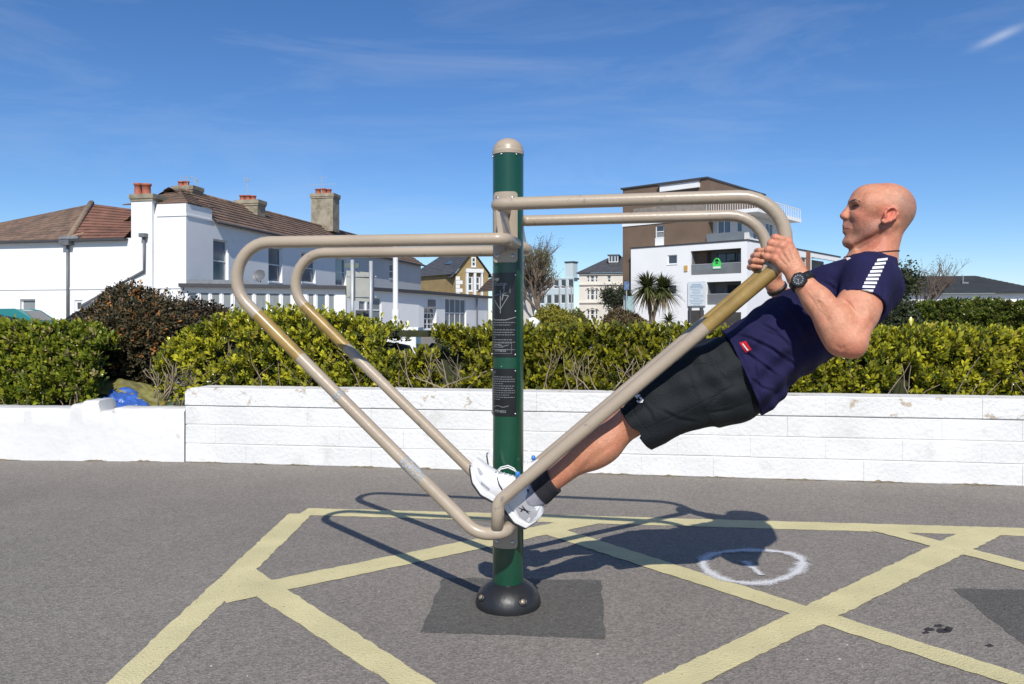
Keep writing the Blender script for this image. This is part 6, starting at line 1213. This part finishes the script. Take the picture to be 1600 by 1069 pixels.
# long low building at the right
Yr = 52; rb = root('dark_roofed_bungalow', (W(1500, 500, Yr).x, Yr, 0), 'long low white building with dark grey hipped roof at the right', 'building'); p0, p1 = W(1380, 500, Yr), W(1640, 500, Yr - 2); fr_ = Face(p0, p1 - p0); fr_.n = fr_.n if fr_.n.y < 0 else -fr_.n; lr = (Vector((p1.x, p1.y, 0)) - fr_.O).length; ze = W(1500, 459.5, Yr).z; zr = W(1500, 432.5, Yr + 4).z
rs = [fr_.rect(x, x + 9, 464.5, 474) for x in (1453, 1499, 1549)]; mb = MB(); wall_face(mb, fr_, 0, lr, 0, ze, rs, .15); obj('wall', mb, STUCCO, rb)
for r_ in rs: window(rb, fr_, r_, 1, 1, .08, -.08, 0, None, False)
DR = mat('dark_grey_roof', (.036, .040, .042), .75, .16, 1.2, .2, 8); r0 = fr_.a(1405); r1 = fr_.a(1562); mb = MB(); tiled(mb, fr_.P(-.4, ze, .4), fr_.P(lr + .3, ze, .4), fr_.P(r1, zr, -4.2), fr_.P(r0, zr, -4.2), 14, .025); tiled(mb, fr_.P(lr + .3, ze, .4), fr_.P(lr + .3, ze, -8.5), fr_.P(r1, zr, -4.3), fr_.P(r1, zr, -4.2), 14, .025); mb.poly([fr_.P(-.4, ze, .4), fr_.P(r0, zr, -4.2), fr_.P(-.4, ze, -8.5)]); dro = obj('roof', mb, DR, rb)
for x in (1455, 1526):
    a_ = fr_.a(x); z_ = ze + (zr - ze) * .62; mb = MB(); mb.tube([fr_.P(a_, z_ - .1, -2.4), fr_.P(a_, z_ + .42, -2.4)], .05, 6); mb.slab(fr_.O, fr_.e, fr_.n, a_ - .2, a_ + .2, z_ - .12, z_ - .02, -2.6, -1.95); obj('roof_vent', mb, LEADM, dro)
# street furniture ------------------------------------------------------------
Ys = 13.0; sgn = root('road_sign', (W(563, 500, Ys).x, Ys, 0), 'back of a blank grey road sign on two galvanised poles', 'road sign')
for x, top in ((550.5, 406), (579.5, 408)): mb = MB(); p = W(x, top, Ys); mb.tube([(p.x, Ys, 0), (p.x, Ys, p.z)], .032, 10); obj('pole', mb, GALV, sgn, True)
a, b = W(540.5, 422.5, Ys), W(585.5, 471.5, Ys + .3); mb = MB(); mb.hexa([(a.x, Ys + .04, b.z + .02), (b.x, Ys + .20, b.z - .01), (b.x, Ys + .23, b.z - .01), (a.x, Ys + .07, b.z + .02), (a.x, Ys + .04, a.z), (b.x, Ys + .20, a.z - .03), (b.x, Ys + .23, a.z - .03), (a.x, Ys + .07, a.z)]); pn_ = obj('panel', mb, mat('grey_sign_back', (.40, .40, .36), .6, .12, 3), sgn)
mb = MB(); a, b = W(538, 411, Ys), W(560, 418.5, Ys); mb.box(a.x, b.x, Ys + .035, Ys + .06, b.z, a.z); obj('small_plate', mb, mat('dark_green_plate', (.10, .14, .12), .6), sgn)
for y_ in (430, 462): 
    mb = MB(); a = W(541, y_, Ys); b = W(585, y_ + 2.2, Ys); mb.hexa([(a.x, Ys + .034, b.z), (b.x, Ys + .19, b.z), (b.x, Ys + .199, b.z), (a.x, Ys + .039, b.z), (a.x, Ys + .034, a.z), (b.x, Ys + .19, a.z), (b.x, Ys + .199, a.z), (a.x, Ys + .039, a.z)]); obj('rail', mb, GALV, pn_)
bb = root('dark_notice', (W(566, 500, 14).x, 14, 0), 'small black board standing between the sign poles', 'board'); a, b = W(556, 485, 14), W(577, 502, 14); mb = MB(); mb.box(a.x, b.x, 13.97, 14.0, b.z - .1, a.z); obj('panel', mb, DARKT, bb); mb = MB(); mb.box((a.x + b.x) / 2 - .03, (a.x + b.x) / 2 + .03, 14.002, 14.05, 0, a.z - .02); obj('stake', mb, GALV, bb)
Yl = 15.0; lc_ = root('white_post', (W(618, 500, Yl).x, Yl, 0), 'white painted post rising behind the hedge right of the sign', 'post'); x = W(618, 500, Yl).x; mb = MB(); mb.lathe([(.105, 0), (.105, .98), (.075, 1.02), (.075, 1.18), (.052, 1.22), (.050, 2.38), (.056, 2.385), (.056, 2.42), (.02, 2.45)], (x, Yl, 0), 14); obj('column', mb, mat('white_column_paint', (.72, .72, .71), .5, .06, 3), lc_, auto=.6)
mb = MB(); a = W(596, 518, 9.4); b = W(650, 552, 9.4); wlb = root('white_plinth', (a.x, 9.4, 0), 'white painted plinth glimpsed through the gap in the hedge', 'plinth'); mb.box(a.x, b.x, 9.4, 9.9, 0, a.z); obj('block', mb, STUCCO, wlb, bevel=.01); mb = MB(); mb.box(a.x - .03, b.x + .03, 9.37, 9.93, a.z, a.z + .05); obj('capping', mb, STUCCO, wlb)
ps = root('street_sign', (W(1402, 500, 26).x, 26, 0), 'grey sign on a thin post behind the person, beside the bungalow', 'sign'); a, b = W(1395, 460, 26), W(1410, 470, 26); mb = MB(); mb.box(a.x, b.x, 25.97, 26.0, b.z, a.z); obj('panel', mb, mat('grey_sign_back', (.40, .40, .36), .6), ps); mb = MB(); p = W(1402.5, 455, 26); mb.tube([(p.x, 26.04, 0), (p.x, 26.04, p.z)], .035, 8); obj('post', mb, GALV, ps)
for x_, h_ in ((1078, 479), (1096, 480)): pp = root('bollard', (W(x_, 500, 58).x, 58, 0), 'dark bollard in front of the flats, ' + ('left' if x_ < 1090 else 'right') + ' one of two', 'bollard', 'bollards by the flats'); p = W(x_, h_, 58); mb = MB(); mb.lathe([(.14, 0), (.14, p.z - .1), (.16, p.z - .08), (.12, p.z), (.01, p.z + .02)], (p.x, 58, 0), 10); obj('shaft', mb, DARKT, pp)
for x_ in (874, 884, 893, 1103): pl_ = root('lamp_post', (W(x_, 500, 75).x, 75, 0), {874: 'thin grey lamp post nearest the bare tree', 884: 'middle thin grey lamp post by the turquoise block', 893: 'thin grey lamp post left of the villa', 1103: 'thin post in front of the flats'}[x_], 'lamp post', 'thin lamp posts'); p = W(x_, 448 if x_ < 1000 else 455, 75); mb = MB(); mb.tube([(p.x, 75, 0), (p.x, 75, p.z), (p.x - .5, 75, p.z + .1)], .07, 6); obj('mast', mb, GALV, pl_)
# parked cars ---------------------------------------------------------------
def car(name, label, px_mid, Yc, rz, paint, L=4.0, Hh=1.42, wd_=1.68):
    x = W(px_mid, 500, Yc).x; rt = local_root(name, (x, Yc, 0), label, 'car', rz)
    prof = [(-2.0, .32), (-2.02, .62), (-1.90, .86), (-1.0, .94), (-.42, Hh - .06), (-.1, Hh), (1.0, Hh - .02), (1.45, Hh - .12), (1.92, .92), (2.0, .75), (1.98, .32)]; prof = [(a * L / 4, z) for a, z in prof]; n = len(prof); mb = MB()
    for sx, ins in ((-1, 0), (1, 0)): mb.add([(a, sx * (wd_ / 2 - (.14 if z > 1.1 else 0)), z) for a, z in prof], [])
    mb.f += [tuple(range(n)), tuple(range(n, 2 * n))[::-1]] + [(i, (i + 1) % n, (i + 1) % n + n, i + n) for i in range(n)]; o = obj('body', mb, paint, rt, bevel=.04)
    gl = mat('car_glass', (.03, .035, .04), .05, .1, 2, spec=.9)
    for sx in (-1, 1):
        for w in ([(-.88, .97), (-.36, Hh - .10), (.22, Hh - .08), (.22, .97)], [(.30, .97), (.30, Hh - .08), (.95, Hh - .09), (1.0, .97)], [(1.08, .97), (1.04, Hh - .1), (1.36, Hh - .16), (1.66, .97)]):
            mb = MB(); f_ = lambda z: wd_ / 2 + .006 - .14 * min(1, max(0, (z - .94) / (1.16 - .94))) ; 
            mb.poly([(a * L / 4, sx * (wd_ / 2 + .004 - .02 if z < 1.1 else wd_ / 2 - .125), z) for a, z in w]); obj('side_window', mb, gl, rt)
        for a in (-1.28, 1.30): mb = MB(); mb.tube([(a * L / 4, sx * (wd_ / 2 - .20), .31), (a * L / 4, sx * (wd_ / 2 + .01), .31)], .31, 20); wh = obj('wheel', mb, mat('tyre', (.02, .02, .02), .8), rt); mb = MB(); mb.tube([(a * L / 4, sx * (wd_ / 2 + .011), .31), (a * L / 4, sx * (wd_ / 2 + .02), .31)], .19, 16); obj('rim', mb, GALV, wh)
    for sx in (-.6, .6): mb = MB(); mb.box(-2.03 * L / 4, -1.97 * L / 4, sx - .16, sx + .16, .62, .76); obj('headlight', mb, mat('headlamp', (.5, .5, .48), .2), rt); mb = MB(); mb.box(1.93 * L / 4, 2.02 * L / 4, sx - .12, sx + .12, .68, .90); obj('tail_light', mb, mat('tail_red', (.35, .02, .02), .3), rt)
    mb = MB(); mb.poly([(-.98 * L / 4, -wd_ / 2 + .12, .975), (-.98 * L / 4, wd_ / 2 - .12, .975), (-.44 * L / 4, wd_ / 2 - .22, Hh - .045), (-.44 * L / 4, -wd_ / 2 + .22, Hh - .045)]); obj('windscreen', mb, gl, rt)
    return rt
car('parked_car', 'teal hatchback parked in front of the white house at far left', 34, 33, math.pi + .05, mat('teal_car_paint', (.02, .17, .16), .25, .05, 2, coat=.8), 4.0, 1.44)
car('parked_car', 'dark car parked behind the bronze shrub by the white house', 186, 33.5, math.pi + .05, mat('black_car_paint', (.012, .012, .014), .2, .05, 2, coat=.8), 4.1, 1.44)
# trees ------------------------------------------------------------------------
def tree(name, label, base, h, spread, n_leaf, leafsz, dark, light, levels=4, trunk=.18, cat='tree', lean=0, seed=1, twigcol=None, kids=(4, 4, 4, 3)):
    rnd = random.Random(seed); rt = root(name, base, label, cat); B0_ = Vector(base); mbT = MB(); mbW = MB(); tips = []
    def grow(p, d, L, r_, lev):
        pts = [p]; dd = d.copy()
        for k in range(4): dd = (dd + Vector((rnd.gauss(0, .12), rnd.gauss(0, .12), rnd.gauss(.03, .06)))).normalized(); pts.append(pts[-1] + dd * L / 4)
        (mbT if lev < 2 else mbW).tube(pts, [r_ * (1 - .5 * k / 4) for k in range(5)], 7 if lev < 2 else 4, lev == 0)
        if lev >= levels: tips.extend(pts[2:]); return
        for c in range(kids[min(lev, 3)]):
            t = rnd.uniform(.35, 1.0); i = min(3, int(t * 4)); q_ = pts[i].lerp(pts[i + 1], t * 4 - i) if i < 4 else pts[4]
            a = rnd.uniform(0, 6.283); side = Vector((math.cos(a), math.sin(a), rnd.uniform(.1, .8))).normalized(); nd = (dd * .75 + side * spread).normalized(); grow(q_, nd, L * rnd.uniform(.55, .8), r_ * .52, lev + 1)
        grow(pts[-1], dd, L * .7, r_ * .5, lev + 1)
    grow(B0_, Vector((lean, 0, 1)).normalized(), h * .36, trunk, 0)
    obj('trunk', mbT, BARK, rt, True); cr = obj('branches', mbW, twigcol or BARK, rt, True); tag(cr, kind='stuff')
    if n_leaf and tips:
        T = np.array([tuple(t) for t in tips]); idx = RNG.integers(0, len(T), n_leaf); pos = T[idx] + RNG.normal(0, leafsz * 1.5, (n_leaf, 3)); yd = unit(RNG.normal(0, 1, (n_leaf, 3)) + np.array([0, 0, .3])); leaves(pos, yd, unit(RNG.normal(0, 1, (n_leaf, 3))), leafsz * RNG.uniform(.6, 1.3, n_leaf), hsv_leaf(n_leaf, dark, light), 'crown', DULL, rt)
    return rt
TW = mat('bare_twig', (.15, .105, .08), .9, .2, 8)
p = W(851, 500, 62); tree('bare_tree', 'leafless brown tree with a few green buds right of the post', (p.x, 62, 0), 8.6, .62, 4200, .12, (.10, .12, .03), (.20, .22, .07), 4, .26, twigcol=TW, seed=5, kids=(5, 5, 4, 3))
p = W(829, 500, 66); tree('bare_tree', 'darker leafless tree half hidden behind the post', (p.x, 66, 0), 9.0, .55, 900, .1, (.06, .05, .03), (.10, .09, .05), 4, .24, twigcol=TW, seed=9, kids=(5, 4, 4, 3))
p = W(957, 500, 80); tree('dark_tree', 'dark leafy tree in front of the villa beside the flats', (p.x, 80, 0), 5.4, .6, 4600, .22, (.015, .025, .010), (.05, .06, .025), 3, .2, seed=3)
p = W(1402, 500, 30); tree('pine_tree', 'dark evergreen tree behind the person with bare twigs', (p.x, 30, 0), 4.3, .55, 9000, .12, (.018, .030, .010), (.06, .075, .025), 3, .1, seed=12)
p = W(1428, 500, 34); tree('bare_tree', 'bare windswept tree in front of the bungalow roof', (p.x, 34, 0), 4.3, .75, 600, .06, (.08, .06, .03), (.16, .12, .06), 4, .09, lean=.35, twigcol=TW, seed=21)
def palm(name, label, base, stems, leaf_n, leaf_l, cat='palm'):
    rt = root(name, base, label, cat); B0_ = Vector(base); mb = MB(); heads = []
    for (dx, h_) in stems: pts = [B0_ + Vector((dx * t * t * 1.0, 0, h_ * t)) for t in np.linspace(0, 1, 6)]; mb.tube(pts, [.15 - .05 * t for t in np.linspace(0, 1, 6)], 8); heads.append(pts[-1])
    if stems[0][1] > .4: obj('trunk', mb, mat('palm_trunk', (.20, .15, .10), .9, .3, 6, .8, 20), rt, True)
    V = []; Fc = []; Cc = []
    for hd in heads:
        for i in range(leaf_n):
            d = Vector((random.gauss(0, 1), random.gauss(0, 1), random.gauss(.25, .8))).normalized(); L = leaf_l * random.uniform(.75, 1.1); sd = d.cross(UPZ).normalized() * .062 * leaf_l / 1.2; k0 = len(V); col_ = Vector((.10, .115, .035)) * random.uniform(.5, 1.5) if d.z > -.35 else Vector((.22, .17, .08)) * random.uniform(.6, 1.2)
            for t in (0, .35, .7, 1): c = hd + d * L * t + UPZ * (-.30 * L * t * t); w_ = (1 - t) * .9 + .1; V += [tuple(c + sd * w_ - B0_), tuple(c - sd * w_ - B0_)]; Cc += [tuple(col_)] * 2
            Fc += [(k0 + 2 * j, k0 + 2 * j + 1, k0 + 2 * j + 3, k0 + 2 * j + 2) for j in range(3)]
    o = npmesh('fronds', V, Fc, mat('palm_frond', (.1, .1, .03), .5, .1, 10, attr='col', trans=.15), rt, False, np.array(Cc)); tag(o, kind='stuff'); return rt
p = W(1018, 500, 50); palm('cabbage_palm', 'spiky cabbage palm with two trunks in front of the white flats', (p.x, 50, 0), [(-.25, 3.15), (.75, 3.05)], 460, 1.5)
p = W(1045, 500, 49); palm('yucca_plant', 'low spiky plant right of the cabbage palm', (p.x, 49, 0), [(0, .95)], 200, 1.0, 'plant')
HR0, HR1 = Vector((W(1405, 500, 17).x, 17, 0)), Vector((W(1720, 500, 15.2).x, 15.2, 0)); tf3, _ = topfn([(1400, 500), (1418, 480), (1440, 472), (1480, 468), (1550, 467), (1600, 472), (1720, 468)], HR0, HR1)
hedge('privet_hedge', 'clipped mid-green hedge farther back at the right, below the bungalow', HR0, HR1, 1.2, tf3, .5, 4200, .065, (.045, .075, .012), (.17, .20, .030), nl=6, lumpamp=.18, yellow=(.20, .13, .05), yp=.04)
shrub('dark_shrub', 'dark shrub below the street sign behind the person', W(1400, 492, 15), .42, .4, .36, 700, .06, (.02, .03, .012), (.07, .085, .03), nl=5, full=True)
shrub('gold_shrub', 'round yellow-green bush at the foot of the bare tree', W(864, 497, 30), .85, .7, .42, 700, .10, (.14, .13, .015), (.34, .30, .03), nl=5, full=True)
shrub('russet_shrub', 'low russet bush between the villa and the palm', W(972, 500, 32), 1.0, .7, .36, 700, .09, (.07, .05, .02), (.17, .12, .04), nl=5, full=True)
shrub('green_shrub', 'small green bush left of the villa wall', W(903, 498, 34), .4, .4, .36, 300, .09, (.08, .09, .02), (.20, .20, .04), nl=5, full=True)
stn = root('white_boulder', (W(833, 500, 12).x, 12, 0), 'rounded white stone showing over the hedge right of the post', 'stone'); mb = MB(); c = W(832, 506, 12); V = []
for i in range(9):
    for j in range(14): th, ph = math.pi * i / 8, 6.2832 * j / 14; r_ = 1 + .15 * lump(math.cos(ph), math.sin(ph), i, 1.5); V.append((c.x + .12 * r_ * math.sin(th) * math.cos(ph), 12 + .12 * math.sin(th) * math.sin(ph), c.z + .10 * r_ * math.cos(th)))
mb.add(V, [(i * 14 + j, i * 14 + (j + 1) % 14, (i + 1) * 14 + (j + 1) % 14, (i + 1) * 14 + j) for i in range(8) for j in range(14)]); obj('stone', mb, STUCCO, stn, True); mb = MB(); mb.box(c.x - .1, c.x + .1, 11.9, 12.1, 0, c.z - .05); obj('footing', mb, STUCCO, stn)
